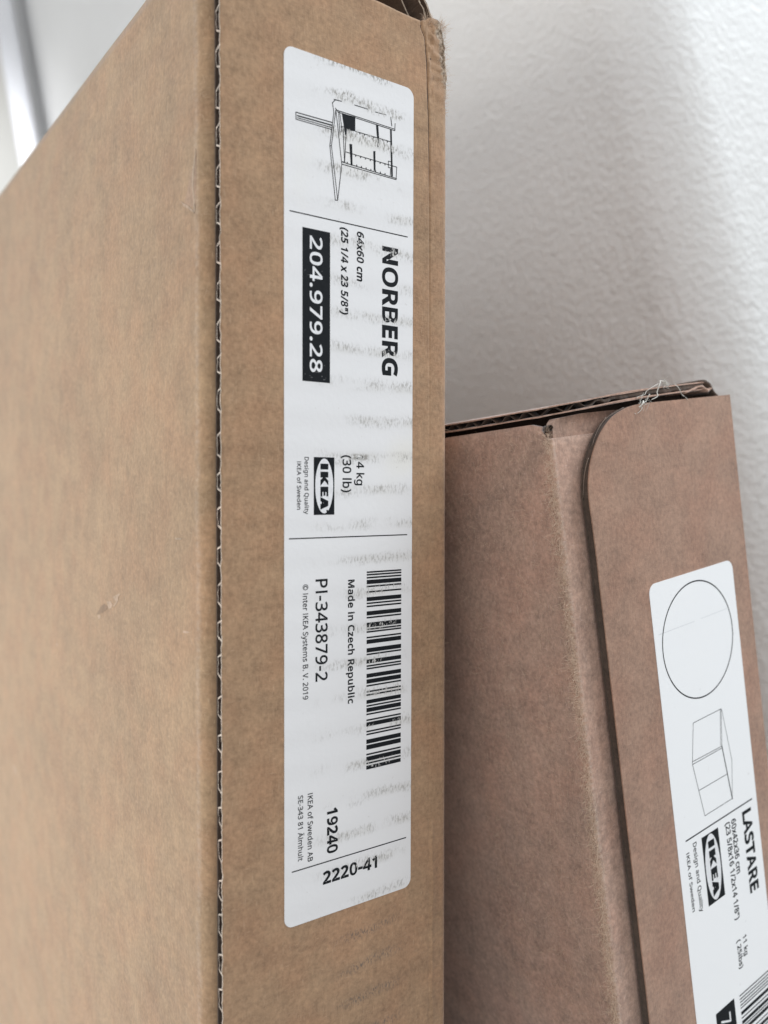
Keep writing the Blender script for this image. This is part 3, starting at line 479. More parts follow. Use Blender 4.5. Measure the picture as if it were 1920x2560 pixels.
# ================================================================== box with the worn label (local x across the narrow face, y away along the wide face, z up)
ZB1, T1, W1, TOP1, TB = -0.5757, 0.0747, 0.45, 0.1395, 0.0032
A = carton('cardboard_box', (0.0890751, 0.1933675, 0.0218535), (0.9931568, 0.0199394, -0.1150742), (0.0, 0.9853178, 0.1707304), (0.1167889, -0.169562, 0.978575), ZB1,
           'tall brown cardboard box in front with a scuffed white label down its narrow side')
ZS = [ZB1 + (TOP1 - ZB1) * k / 260 for k in range(261)]
# wide side panel, wrapping round the near corner
def hook(off):
    ra = 0.0042 - off
    cx, cy = -0.003 + 0.0042, 0.0037 + 0.0042
    p = [(-0.003 + off, W1), (-0.003 + off, 0.33), (-0.003 + off, 0.24), (-0.003 + off, 0.17), (-0.003 + off, 0.12), (-0.003 + off, 0.08), (-0.003 + off, 0.05), (-0.003 + off, 0.03), (-0.003 + off, 0.018), (-0.003 + off, 0.0115)]
    p += [(cx - ra * math.cos(math.radians(a)), cy - ra * math.sin(math.radians(a))) for a in range(0, 91, 9)]
    p += [(0.006, 0.0037 + off), (0.03, 0.0037 + off)]
    return p
HO, HI = hook(0.0), hook(0.0024)
def side_pt(P, i, j, amp):
    x, y = P[i]; z = ZS[j]
    if j == len(ZS) - 1: z += 0.0006 * nz(y, 3.1, 0.2, 40)
    if amp:
        x += -0.0006 * nz(1.3, y, z, 7) * min(1, y / 0.1)
        if 0.0035 < y < 0.012 and x < 0.0025:                       # dented, scalloped crease where the flutes fold
            s = 1.7 * math.sin(2 * math.pi * z / 0.0049 + 2 * nz(z, 0, 0, 60))
            k = interp([(-0.2, 1.0), (-0.05, 0.7), (0.05, 0.25), (0.14, 0.15)], z)
            d = (0.00016 * s + 0.00035 * nz(z, 4.0, y, 150)) * k
            x += d; y += d
    return (x, y, z)
bm = bmesh.new()
grid(bm, len(HO), len(ZS), lambda i, j: side_pt(HO, i, j, 1), 0, lambda i, j: side_pt(HI, i, j, 0))
obj('side_panel', bm, [M_side1], A, smooth=False)
for p in A.children[-1].data.polygons:
    if abs(p.normal.z) < 0.3: p.use_smooth = True
# core
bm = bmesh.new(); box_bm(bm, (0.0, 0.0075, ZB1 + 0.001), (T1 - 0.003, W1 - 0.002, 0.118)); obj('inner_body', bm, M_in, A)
bm = bmesh.new(); box_bm(bm, (T1 - 0.0028, 0.0045, ZB1), (T1, W1, 0.1372)); obj('back_panel', bm, M_front1, A)
# front panel: board with its fluted cut edge
zt = [(0.0, 0.1368), (0.048, 0.1368), (0.0526, 0.1364), (0.0583, 0.1362), (0.0627, 0.1362), (0.0647, 0.1368), (0.0664, 0.1378), (0.0702, 0.1388), (0.0717, 0.1384), (0.0727, 0.1360), (0.0731, 0.132), (0.08, 0.128)]
xs = [0.0, 0.0004, 0.001, 0.002, 0.004, 0.008, 0.014, 0.02, 0.028, 0.036, 0.044, 0.05, 0.055, 0.059] + [0.0605 + 0.00022 * k for k in range(38)]
RCN = 0.0034
arc = [(T1 - RCN + RCN * math.sin(math.radians(a)), RCN - RCN * math.cos(math.radians(a))) for a in range(6, 91, 6)]
fp = [(x, 0.0) for x in xs if x < T1 - RCN] + arc + [(T1, 0.0075), (T1, 0.0115)]
ZF = [ZB1 + (-0.21 - ZB1) * k / 20 for k in range(20)] + [-0.21 + 0.26 * k / 400 for k in range(400)] + [0.05 + (1.0 - 0.0) * 0.0868 * k / 130 for k in range(131)]
crease = [(-0.6, 0.0668), (0.0, 0.0669), (0.097, 0.06685), (0.1087, 0.0666), (0.1246, 0.06593), (0.1319, 0.06514), (0.1343, 0.0636), (0.14, 0.0632)]
def front_pt(i, j, off):
    x, y = fp[i]; z = ZF[j]
    f = max(0.0, (z - 0.05) / 0.0868)
    z = z + (interp(zt, x) - 0.1368) * f ** 6
    if i == 0: x += 0.00030 * nz(z, 1, 2, 330) + 0.00022 * nz(z, 5, 2, 1300)
    if x > 0.0605:
        xc = interp(crease, z)
        k = interp([(-0.6, 0.10), (0.03, 0.10), (0.08, 0.32), (0.12, 0.6), (0.14, 0.6)], z)
        y += 0.0011 * k * math.exp(-((x - xc) / 0.00026) ** 2)
        if z < -0.1: y -= 0.00022 * math.exp(-((x - 0.0682 - 0.0004 * nz(z, 0, 0, 70)) / 0.0004) ** 2)
        w = max(0, min(1, (x - 0.0655) / 0.002)) * max(0, min(1, (z - 0.110) / 0.018))
        y += w * (0.0011 * nz(x, 1.7, z, 260) + 0.0007 * nz(x, 5.1, z, 700) + 0.0003 * nz(x, 2, z, 1800))
        x += w * (0.0009 * nz(x, 7.7, z, 240) + 0.0004 * nz(x, 9.1, z, 900))
    if x > 0.066 and z > 0.122: x -= 0.0017 * ((z - 0.122) / 0.0148) ** 2 * min(1, (x - 0.066) / 0.005)
    if x > 0.06: x += (0.05 - z) * 0.0045 * min(1, (x - 0.06) / 0.006)
    if off:
        y += off; x -= off * 0.9 * min(1, max(0, (x - T1 + RCN) / RCN))
    return (x, y, z)
bm = bmesh.new()
grid(bm, len(fp), len(ZF), lambda i, j: front_pt(i, j, 0), 0, lambda i, j: front_pt(i, j, 0.00038))
bm.normal_update()
for f in bm.faces:                                                   # raw paper on the cut edge
    if abs(f.normal.x) > 0.9 and f.calc_center_median().x < 0.0003: f.material_index = 1
FP = obj('front_panel', bm, [M_front1, M_torn], A, smooth=True)
# inner liner and the wave between the liners
bm = bmesh.new()
prism(bm, [(0.0, TB - 0.00036), (T1 - 0.006, TB - 0.00036), (T1 - 0.006, TB), (0.0, TB)], lambda u, v, w: (u + 0.00012 * nz(w, 1, 1, 500), v, w), ZB1, 0.1362, 0)
prism(bm, [(0.012, 0.0004), (0.0674, 0.0004), (0.0674, TB - 0.0004), (0.012, TB - 0.0004)], lambda u, v, w: (u, v, w), ZB1, 0.1352, 0)
bm.normal_update()
for f in bm.faces:
    if f.normal.x < -0.9 and f.calc_center_median().x < 0.001: f.material_index = 1
obj('inner_liner', bm, [M_edge, M_rim], A)
bm = bmesh.new()
zz = ZB1; pts = []
NP = 1
while zz < 0.1355:
    ph = 2 * math.pi * (zz / 0.00955) + 1.5 * nz(zz, 0.3, 0.1, 60) + 0.5 * nz(zz, 4, 1, 260)
    s = math.sin(ph); s = max(-1, min(1, 3.0 * s + 0.55 * nz(zz, 8, 0, 280)))
    pts.append((0.0016 + 0.00118 * s + 0.00010 * nz(zz, 2, 0, 900), zz)); zz += 0.00030
th = 0.00019
nrm = []
for i in range(len(pts)):
    a, b = Vector(pts[max(i - 1, 0)]), Vector(pts[min(i + 1, len(pts) - 1)]); d = (b - a).normalized(); nrm.append((-d.y * th, d.x * th))
edge_x = [0.0002 + 0.0005 * max(0, nz(p[1], 3, 3, 420)) for p in pts]
rows = []
for i, (y, z) in enumerate(pts):
    n = nrm[i]
    rows.append([bm.verts.new((edge_x[i], y + n[0], z + n[1])), bm.verts.new((edge_x[i], y - n[0], z - n[1])), bm.verts.new((0.0125, y - n[0], z - n[1])), bm.verts.new((0.0125, y + n[0], z + n[1]))])
for a, b in zip(rows, rows[1:]):
    for k in range(4):
        bm.faces.new((a[k], a[(k + 1) % 4], b[(k + 1) % 4], b[k])).material_index = 1 if k == 0 else 0
obj('flute', bm, [M_fl, M_torn], A)
# lifted top flap over the open mouth, and crumpled layers at the corner
tf = [(0.004, 0.1385), (0.022, 0.1440), (0.036, 0.1500), (0.050, 0.1525), (0.0575, 0.1475), (0.0622, 0.1415), (0.0655, 0.1375), (0.068, 0.1362)]
def flap_pt(i, j, off):
    x, z = tf[i]; y = 0.006 + 0.0024 * j; 
    return (x + off * 0.75, y + 0.0006 * nz(x, y, 0, 200), z + off * 0.65 - 0.0006 * j)
tf = [(p.x, p.y) for p in smoothline([(a, b, 0) for a, b in tf], 4)]
bm = bmesh.new(); grid(bm, len(tf), 12, lambda i, j: flap_pt(i, j, 0.0), 0, lambda i, j: flap_pt(i, j, 0.0005))
bm.normal_update()
for f in bm.faces:
    if abs(f.normal.y) > 0.8: f.material_index = 1
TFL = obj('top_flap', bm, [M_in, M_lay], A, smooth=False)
bm = bmesh.new()
def layer(path, y0, y1, t, mi):
    pa = smoothline([(a, b, 0) for a, b in path], 5)
    grid(bm, len(pa), 5, lambda i, j: (pa[i].x + 0.0004 * nz(pa[i].y, j, 0, 500), y0 + (y1 - y0) * j / 4 + 0.0005 * nz(pa[i].x, pa[i].y, j, 400), pa[i].y), mi,
         lambda i, j: (pa[i].x + t + 0.0003 * nz(pa[i].y, j, 5, 500), y0 + (y1 - y0) * j / 4 + 0.0005 * nz(pa[i].x, pa[i].y, j, 400), pa[i].y + t * 0.4))
layer([(0.0560, 0.1570), (0.0625, 0.1485), (0.0662, 0.1440), (0.0678, 0.1412), (0.0672, 0.1385), (0.0660, 0.1370)], 0.0042, 0.03, 0.0004, 0)
layer([(0.0600, 0.1570), (0.0655, 0.1490), (0.0690, 0.1440), (0.0712, 0.1400), (0.0718, 0.1365)], 0.0046, 0.05, 0.0005, 0)
layer([(0.0580, 0.1570), (0.0640, 0.1488), (0.0676, 0.1440), (0.0694, 0.1405), (0.0700, 0.1375)], 0.0075, 0.04, 0.0006, 0)
bm.normal_update()
for f in bm.faces:
    if abs(f.normal.y) > 0.75: f.material_index = 1
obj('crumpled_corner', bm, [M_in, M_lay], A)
# torn fibres standing out along edges
def hairs(n, place, lo, hi, rad, curl):
    b = bmesh.new()
    for k in range(n):
        p, d = place(k); ln = random.uniform(lo, hi); d = Vector(d).normalized(); side = Vector((random.gauss(0, 1), random.gauss(0, 1), random.gauss(0, 1))) * curl
        pts = [Vector(p) + d * ln * t + side * ln * t * t for t in (0, 0.4, 0.75, 1)]
        tube(b, pts, rad, rad * 0.5, 3)
    return b
def pl1(k):
    q = random.random()
    if q < 0.72:
        z = random.uniform(0.112, 0.1385); return (0.0722 + random.uniform(-0.003, 0.0008), 0.0012 + random.uniform(-0.001, 0.001), z), (random.gauss(0.4, .5), -0.8, random.gauss(0, .8))
    if q < 0.86:
        return (random.uniform(0.064, 0.072), 0.0002, 0.1368 + random.uniform(-0.001, 0.001)), (random.gauss(0, .6), -0.4, 0.8)
    z = random.uniform(-0.19, 0.11); return (T1 - random.uniform(0, 0.0006), 0.0035, z), (0.8, -0.5, random.gauss(0, .8))
obj('torn_fibres', hairs(760, pl1, 0.0006, 0.0020, 0.000040, 0.5), M_fuzz, A, kind='stuff')
def pl1b(k):
    z = random.uniform(-0.19, 0.135); return (-0.0026 + random.uniform(0, 0.0012), 0.0066 + random.uniform(-0.0016, 0.0012), z), (random.gauss(0, .7), -0.9, random.gauss(0, 1))
obj('crease_fibres', hairs(420, pl1b, 0.0005, 0.0016, 0.000028, 0.6), M_fuzz, A, kind='stuff')
# scuffs and a rip on the wide side: thin flakes of lifted paper
def flake(name, yz, mat, lift=0.00014, dy=0.0):
    b = bmesh.new()
    def to3(u, v, w):
        y, z = u / 1000 + dy, v / 1000
        return (-0.003 - 0.0006 * nz(1.3, y, z, 7) * min(1, y / 0.1) - w, y, z)
    prism(b, yz, to3, -0.0002, lift)
    obj(name, b, mat, A)
M_rip = cardboard('peeled_layer', (0.40, 0.275, 0.19), None, 0.3)
M_flake = cardboard('lifted_paper', (0.47, 0.36, 0.265), None, 0.3)
M_scrape = cardboard('scraped_layer', (0.27, 0.19, 0.125), None, 0.2)
flake('peeled_patch', [(4.9, 86.6), (5.67, 84.09), (8.99, 80.24), (10.45, 77.65), (12.7, 74.85), (10.01, 73.28), (5.4, 71.6), (4.9, 74.01), (5.2, 77.89), (4.8, 81.39)], M_rip, 0.00006, 0.0028)
flake('lifted_paper', [(5.0, 86.4), (6.2, 84.0), (7.3, 80.9), (7.6, 77.5), (6.6, 74.6), (6.5, 71.2), (5.6, 70.6), (5.7, 74.0), (6.4, 77.2), (6.2, 80.6), (5.3, 83.6)], M_flake, 0.00016, 0.0028)
flake('lifted_paper', [(14.9, 76.0), (12.7, 74.7), (10.4, 73.7), (6.4, 71.2), (6.3, 70.6), (10.5, 73.0), (12.8, 74.0)], M_flake, 0.00016, 0.0028)
flake('scraped_patch', [(93.5, -43.0), (91.0, -41.2), (89.1, -39.8), (85.2, -38.3), (81.4, -38.9), (82.2, -39.9), (87.6, -41.8)], M_scrape, 0.00008)
flake('lifted_paper', [(92.3, -43.1), (89.5, -42.5), (88.8, -43.2), (90.9, -44.4)], M_flake)
flake('lifted_paper', [(82.1, -37.3), (80.0, -36.9), (77.6, -36.8), (76.2, -37.5), (77.7, -39.1), (80.7, -39.4)], M_flake)
flake('lifted_paper', [(75.8, -35.1), (73.0, -34.2), (70.4, -33.4), (68.3, -33.2), (70.4, -34.3), (71.1, -36.0), (74.7, -38.1), (76.2, -38.2), (72.6, -36.2)], M_flake)
for q in ([(17.4, -37.6), (14.0, -37.4), (13.0, -37.5), (14.5, -38.0), (17.4, -38.3)], [(22.6, -13.1), (17.9, -13.0), (18.7, -13.4), (22.3, -13.6)], [(223.1, -130.4), (219.3, -129.9), (216.6, -132.3), (219.5, -134.0)], [(145.5, -60.8), (143.5, -60.9), (144.2, -62.0), (146.2, -62.0)]):
    flake('lifted_paper', q, M_flake)

# label 1 ---------------------------------------------------------------
bm = bmesh.new()
prism(bm, [(a / 1000, b / 1000) for a, b in rounded(17.9, 60.5, -117.8, 115.7, 2.6)], lambda u, v, w: (u, w, v), -0.00016, 0.00002)
L1 = obj('worn_label', bm, M_label, A)
YI = -0.00019
p = Print(YI); p.text_down('NORBERG', 49.39, 55.12, 69.15, 32.68, 0.042); p.done('printed_text', M_ink, L1)
p = Print(YI); p.text_down('64x60 cm', 40.75, 43.16, 71.69, 57.98, 0.034, 0.10); p.done('printed_text', M_ink, L1)
p = Print(YI); p.text_down('(25 1/4 x 23 5/8")', 35.1, 37.95, 71.89, 48.22, 0.034, 0.10); p.done('printed_text', M_ink, L1)
p = Print(YI); p.text_down('14 kg', 40.01, 43.50, 9.7, 1.3, 0.016); p.done('printed_text', M_ink, L1)
p = Print(YI); p.text_down('(30 lb)', 35.6, 39.2, 9.64, -0.64, 0.016); p.done('printed_text', M_ink, L1)
p = Print(YI); p.text_down('Design and Quality', 23.64, 25.44, 8.86, -6.51, 0.013); p.done('printed_text', M_ink, L1)
p = Print(YI); p.text_down('IKEA of Sweden', 21.72, 23.08, 7.6, -5.24, 0.013); p.done('printed_text', M_ink, L1)
p = Print(YI); p.text_down('Made in Czech Republic', 37.39, 40.36, -25.03, -59.9, 0.028); p.done('printed_text', M_ink, L1)
p = Print(YI); p.text_down('PI-343879-2', 27.46, 31.41, -24.27, -52.26, 0.014); p.done('printed_text', M_ink, L1)
p = Print(YI); p.text_down('\u00a9 Inter IKEA Systems B. V. 2019', 23.01, 25.22, -25.39, -56.61, 0.012); p.done('printed_text', M_ink, L1)
p = Print(YI); p.text_down('IKEA of Sweden AB', 25.04, 26.78, -82.53, -101.28, 0.013); p.done('printed_text', M_ink, L1)
p = Print(YI); p.text_down('SE-343 81 \u00c4lmhult', 22.03, 24.0, -82.49, -100.35, 0.013); p.done('printed_text', M_ink, L1)
p = Print(YI); p.text_down('19240', 31.2, 34.81, -88.1, -100.75, 0.038); p.done('printed_text', M_ink, L1)
p = Print(YI); p.text_across('2220-41', 29.88, 48.25, -109.0, -105.3, 0.038); p.done('printed_text', M_ink, L1)
p = Print(YI)
p.line([(19.6, 73.2), (58.4, 73.15)], 0.30); p.done('printed_rule', M_ink, L1)
p = Print(YI); p.line([(19.4, -12.95), (58.62, -13.05)], 0.30); p.done('printed_rule', M_ink, L1)
p = Print(YI); p.line([(20.24, -102.77), (58.62, -102.77)], 0.32); p.done('printed_rule', M_ink, L1)
p = Print(YI); p.poly([(23.4, 69.7), (32.05, 69.7), (32.05, 29.1), (23.4, 29.1)]); p.done('number_panel', M_ink, L1)
p = Print(YI - 0.00003); p.text_down('204.979.28', 25.6, 29.63, 67.87, 31.66, 0.016); p.done('panel_digits', M_white, L1)
p = Print(YI); p.poly([(26.94, 8.9), (33.5, 8.9), (33.5, -6.75), (26.94, -6.75)]); p.done('logo_block', M_ink, L1)
p = Print(YI - 0.00003); p.ellipse(30.24, 1.09, 2.86, 7.45); p.done('logo_oval', M_white, L1)
def logo_letters(P, xb, xt, z0, z1):
    """heavy slab letters reading downwards"""
    h = xt - xb; L = z0 - z1
    def q(pts): P.poly([(xb + v * h, z0 - u * L) for u, v in pts])
    q([(0, 0), (.125, 0), (.125, 1), (0, 1)])
    q([(.175, 0), (.30, 0), (.30, 1), (.175, 1)])
    q([(.30, .42), (.36, .42), (.435, 1), (.30, 1)][:0] or [(.295, .62), (.37, 1), (.47, 1), (.365, .53)]); q([(.295, .62), (.365, .55), (.48, 0), (.355, 0), (.295, .36)])
    q([(.50, 0), (.615, 0), (.615, 1), (.50, 1)]); q([(.61, 0), (.715, 0), (.715, .24), (.61, .24)]); q([(.61, .39), (.695, .39), (.695, .62), (.61, .62)]); q([(.61, .77), (.71, .77), (.71, 1), (.61, 1)])
    q([(.725, 0), (.815, 0), (.895, 1), (.81, 1)]); q([(.88, 0), (1.0, 0), (.92, 1), (.82, 1)]); q([(.78, .16), (.95, .16), (.93, .36), (.80, .36)])
p = Print(YI - 0.00006); logo_letters(p, 29.0, 31.5, 7.15, -5.35); p.ellipse(31.15, -5.7, .28, .30, 16); p.done('logo_letters', M_ink, L1)
p = Print(YI)
for a, b in [(-23.1, -23.44), (-23.84, -24.18), (-24.64, -25.04), (-25.47, -26.67), (-27.15, -27.5), (-28.75, -29.04), (-30.38, -31.53), (-31.96, -32.3), (-32.79, -33.24), (-34.39, -35.59), (-36.02, -36.39), (-37.65, -38.97), (-39.37, -39.72), (-40.12, -40.46), (-41.7, -42.07), (-42.5, -43.7), (-44.91, -46.14), (-46.49, -46.89), (-48.15, -49.3), (-49.82, -50.22), (-50.6, -50.97), (-52.24, -53.39), (-53.82, -55.06), (-55.46, -55.92), (-57.19, -57.53), (-58.17, -58.45), (-59.72, -60.82), (-61.22, -61.68), (-62.03, -63.24), (-63.64, -64.05), (-65.32, -65.72), (-66.13, -67.34), (-68.61, -68.96), (-69.42, -69.82), (-71.07, -72.31), (-72.66, -73.99), (-75.14, -75.61), (-76.01, -77.29), (-77.75, -78.1), (-78.6, -79.7)]:
    c_, h_ = (a + b) / 2, max(a - b, 0.46) / 2
    p.poly([(44.38, c_ + h_), (56.63, c_ + h_), (56.63, c_ - h_), (44.38, c_ - h_)])
p.done('barcode', M_ink, L1)
DRAW1 = [('L', [(21.39, 99.11), (32.75, 99.3)], 0.161), ('L', [(21.48, 97.31), (32.53, 97.39)], 0.108), ('L', [(21.39, 99.11), (21.48, 97.31)], 0.134), ('L', [(21.89, 98.34), (32.59, 98.54)], 0.215), ('L', [(21.88, 97.79), (32.53, 97.91)], 0.108), ('L', [(32.74, 104.57), (33.21, 102.25), (31.93, 92.92), (33.7, 78.72)], 0.134), ('L', [(33.82, 102.92), (32.45, 93.05), (34.48, 78.88)], 0.108), ('L', [(33.88, 102.81), (35.78, 88.9), (34.48, 78.88), (33.7, 78.72)], 0.134), ('L', [(31.93, 92.92), (32.54, 93.02)], 0.108), ('L', [(33.67, 103.4), (34.75, 102.52), (35.07, 97.3)], 0.108), ('L', [(35.06, 102.73), (35.7, 98.88), (35.54, 97.41)], 0.108), ('L', [(35.45, 98.82), (36.32, 99.04)], 0.108), ('L', [(36.17, 98.61), (36.65, 89.75)], 0.108), ('L', [(37.11, 96.5), (36.72, 89.76)], 0.108), ('L', [(35.71, 89.54), (36.81, 89.66)], 0.108), ('F', [(35.75, 102.52), (36.47, 102.58), (37.42, 98.66), (37.21, 96.65), (36.8, 97.2)], 0.0), ('F', [(36.47, 102.58), (40.18, 102.75), (40.19, 98.82), (38.21, 98.54), (37.26, 98.88)], 0.0), ('L', [(33.82, 102.97), (53.84, 102.75)], 0.108), ('L', [(34.44, 102.57), (53.74, 102.34)], 0.108), ('L', [(53.83, 104.37), (53.74, 102.34)], 0.134), ('L', [(33.2, 105.59), (35.68, 105.74)], 0.134), ('L', [(39.95, 105.89), (44.3, 105.93)], 0.134), ('L', [(46.93, 105.83), (50.6, 105.98)], 0.108), ('L', [(52.29, 105.74), (52.64, 103.4)], 0.161), ('L', [(32.74, 104.57), (33.82, 105.75)], 0.134), ('F', [(47.14, 102.36), (47.94, 102.4), (48.28, 98.69), (48.02, 96.35), (47.69, 96.27), (47.55, 98.51)], 0.0), ('F', [(52.04, 102.25), (52.65, 102.29), (53.11, 89.28), (52.5, 89.14)], 0.0), ('F', [(46.24, 94.78), (46.97, 95.11), (47.05, 89.57), (46.46, 89.44)], 0.0), ('F', [(38.22, 94.94), (39.17, 95.04), (39.31, 89.3), (38.71, 89.17)], 0.0), ('L', [(40.19, 98.82), (52.15, 98.87)], 0.108), ('L', [(37.12, 92.46), (54.47, 92.24)], 0.108), ('L', [(36.03, 89.48), (54.41, 89.01)], 0.134), ('L', [(35.96, 88.89), (54.24, 88.65)], 0.108), ('L', [(54.47, 92.24), (54.24, 88.65)], 0.108), ('L', [(51.49, 93.25), (52.68, 93.31), (52.69, 91.57), (51.5, 91.5), (51.49, 93.25)], 0.108), ('L', [(52.28, 91.27), (52.19, 89.35)], 0.108), ('L', [(41.72, 98.83), (41.72, 98.46)], 0.188), ('L', [(43.27, 98.84), (43.27, 98.47)], 0.188), ('L', [(44.82, 98.84), (44.82, 98.47)], 0.188), ('L', [(46.39, 98.85), (46.4, 98.47)], 0.188), ('L', [(47.98, 98.85), (47.98, 98.48)], 0.188), ('L', [(49.57, 98.86), (49.57, 98.48)], 0.188), ('L', [(51.18, 98.86), (51.18, 98.49)], 0.188), ('L', [(38.72, 92.45), (38.72, 92.08)], 0.188), ('L', [(40.33, 92.43), (40.34, 92.06)], 0.188), ('L', [(41.96, 92.41), (41.96, 92.04)], 0.188), ('L', [(43.6, 92.39), (43.6, 92.02)], 0.188), ('L', [(45.26, 92.37), (45.26, 92.0)], 0.188), ('L', [(46.93, 92.35), (46.93, 91.98)], 0.188), ('L', [(48.61, 92.33), (48.61, 91.95)], 0.188), ('L', [(50.3, 92.31), (50.31, 91.93)], 0.188), ('L', [(37.57, 89.45), (37.57, 89.81)], 0.188), ('L', [(39.12, 89.41), (39.12, 89.78)], 0.188), ('L', [(40.69, 89.38), (40.68, 89.75)], 0.188), ('L', [(42.26, 89.35), (42.26, 89.72)], 0.188), ('L', [(43.85, 89.32), (43.85, 89.69)], 0.188), ('L', [(45.46, 89.28), (45.46, 89.66)], 0.188), ('L', [(47.08, 89.25), (47.07, 89.63)], 0.188), ('L', [(48.71, 89.22), (48.7, 89.59)], 0.188), ('L', [(50.35, 89.18), (50.35, 89.56)], 0.188)]
p = Print(YI)
for k, pts, w in DRAW1:
    if k == 'L': p.line(pts, max(w * 1.7, 0.22))
    else: p.poly(pts)
p.done('furniture_drawing', M_ink, L1)

# ================================================================== box with the clean label
ZB2, T2, W2 = -0.575, 0.0872, 0.36
B = carton('cardboard_box', (0.1769726, 0.1618066, 0.0209912), (0.9997232, 0.0216645, 0.0091795), (-0.0225988, 0.9927249, 0.1182649), (-0.0065506, -0.1184396, 0.9929397), ZB2,
           'shorter pinkish brown cardboard box leaning behind with a round cornered flap and clean white label')
ZS2 = [ZB2 + (0.0 - ZB2) * k / 240 for k in range(241)]
# wide side panel with its soft, fuzzy folded corner
def body_profile(z):
    w = 0.0013 * nz(z, 6, 0, 24) + 0.0005 * nz(z, 2, 0, 85) + 0.0002 * nz(z, 9, 0, 300) - 0.0006
    rr = 0.0011
    p = [(T2 - 0.004, 0.0), (0.06, 0.0), (0.03, 0.0), (0.012, 0.0), (0.006, 0.0), (0.003, 0.0)]
    p += [(w + rr - rr * math.sin(math.radians(a)), rr - rr * math.cos(math.radians(a))) for a in range(0, 91, 15)]
    p += [(0.0 + 0.3 * w, 0.004), (0, 0.008), (0, 0.014), (0, 0.022), (0, 0.034), (0, 0.05), (0, 0.08), (0, 0.15), (0, W2)]
    return [(x, y + 0.0009) for x, y in p]
PR = [body_profile(z) for z in ZS2]
def b2(i, j):
    x, y = PR[j][i]; z = ZS2[j]
    if y > 0.001: x += 0.0009 * nz(y, 2.2, z, 26) * min(1, y / 0.02) + 0.0003 * nz(y, 7, z, 110) * min(1, y / 0.01)
    if i >= len(PR[0]) - 14 and j > 225:
        z += 0.0046 * ((j - 225) / 15) * max(0, min(1, (y - 0.0017) / 0.0042))
    return (x, y, z)
bm = bmesh.new()
grid(bm, len(PR[0]), len(ZS2), b2, 0, lambda i, j: (lambda q: (q[0] + 0.0022 * (1 if q[1] > 0.0024 else 0.3), q[1] + (0.0022 if q[1] <= 0.0024 else 0.0), q[2]))(b2(i, j)))
obj('wrapped_panel', bm, M_body2, B, smooth=True)
bm = bmesh.new(); box_bm(bm, (0.004, 0.0045, ZB2 + 0.001), (T2 - 0.003, W2 - 0.003, 0.0005)); obj('inner_body', bm, M_in, B)
bm = bmesh.new(); box_bm(bm, (T2 - 0.0028, 0.0012, ZB2), (T2 - 0.0002, W2, 0.0035)); obj('back_panel', bm, M_flap2, B)
bm = bmesh.new()
tab = [(0.0030, -0.012), (0.072, -0.012), (0.072, 0.0052), (0.030, 0.0062), (0.016, 0.0062), (0.0040, 0.0054), (0.0026, 0.0042), (0.0023, 0.001)]
prism(bm, tab, lambda u, v, w: (u, w, v), 0.0023, 0.0045); obj('tuck_tab', bm, M_body2, B)
bm = bmesh.new()
cur = [(-0.0016 + 0.0012 * math.cos(a) * (1 - 0.06 * a) + 0.0006, 0.0022, 0.0028 + 0.0011 * math.sin(a) * (1 - 0.06 * a)) for a in [k * 0.5 for k in range(15)]]
grid(bm, len(cur), 2, lambda i, j: (cur[i][0] + 0.002 * j + 0.0012, cur[i][1] - 0.0012 + 0.004 * j, cur[i][2]), 0, lambda i, j: (cur[i][0] * 0.9 + 0.002 * j + 0.0012, cur[i][1] - 0.0012 + 0.004 * j, cur[i][2] * 0.93 + 0.0002))
obj('paper_curl', bm, M_edge, B, smooth=True)
# flap with the label, round corner at its upper left
curve = [(0.0393, 0.0071), (0.0339, 0.0068), (0.0289, 0.0060), (0.0229, 0.0040), (0.0176, 0.0005), (0.0136, -0.0038), (0.0106, -0.0087), (0.0091, -0.0131), (0.0084, -0.0180), (0.0086, -0.026), (0.0088, -0.0363)]
cv = [(q.x, q.y) for q in smoothline([(a, b, 0) for a, b in curve], 5)]
left = [(0.0088 + 0.0001 * nz(0, 0, -0.04 - 0.006 * k, 60), -0.042 - 0.006 * k) for k in range(88)]
OUT = [(0.0868, 0.0071), (0.06, 0.0071)] + cv + left + [(0.0088, ZB2), (0.0868, ZB2)]
PL = lambda u, v, w: (u, w, v)
bm = bmesh.new()
prism(bm, OUT, PL, -0.0031, -0.0027, 0)
prism(bm, inset(OUT, 0.0002), PL, -0.0005, -0.0001, 1)
prism(bm, inset(OUT, 0.0005), PL, -0.00275, -0.00045, 1)
obj('label_flap', bm, [M_flap2, M_edge], B)
# buckled paper inside the round edge
bm = bmesh.new()
for path, ya, yb in (([(0.0229, 0.0040), (0.0176, 0.0005), (0.0136, -0.0038)], -0.0007, -0.0020), ([(0.0112, -0.0070), (0.0096, -0.0115), (0.0086, -0.0185)], -0.0022, -0.0006), ([(0.0300, 0.0063), (0.0229, 0.0040), (0.0190, 0.0015)], -0.0020, -0.0008)):
    P = smoothline([(a - 0.0001, 0, b + 0.0001) for a, b in path], 4); K = len(P)
    tube(bm, [(q.x, ya + (yb - ya) * i / (K - 1), q.z) for i, q in enumerate(P)], 0.00016, 0.00008, 5)
obj('buckled_liner', bm, M_rim2, B, smooth=True)
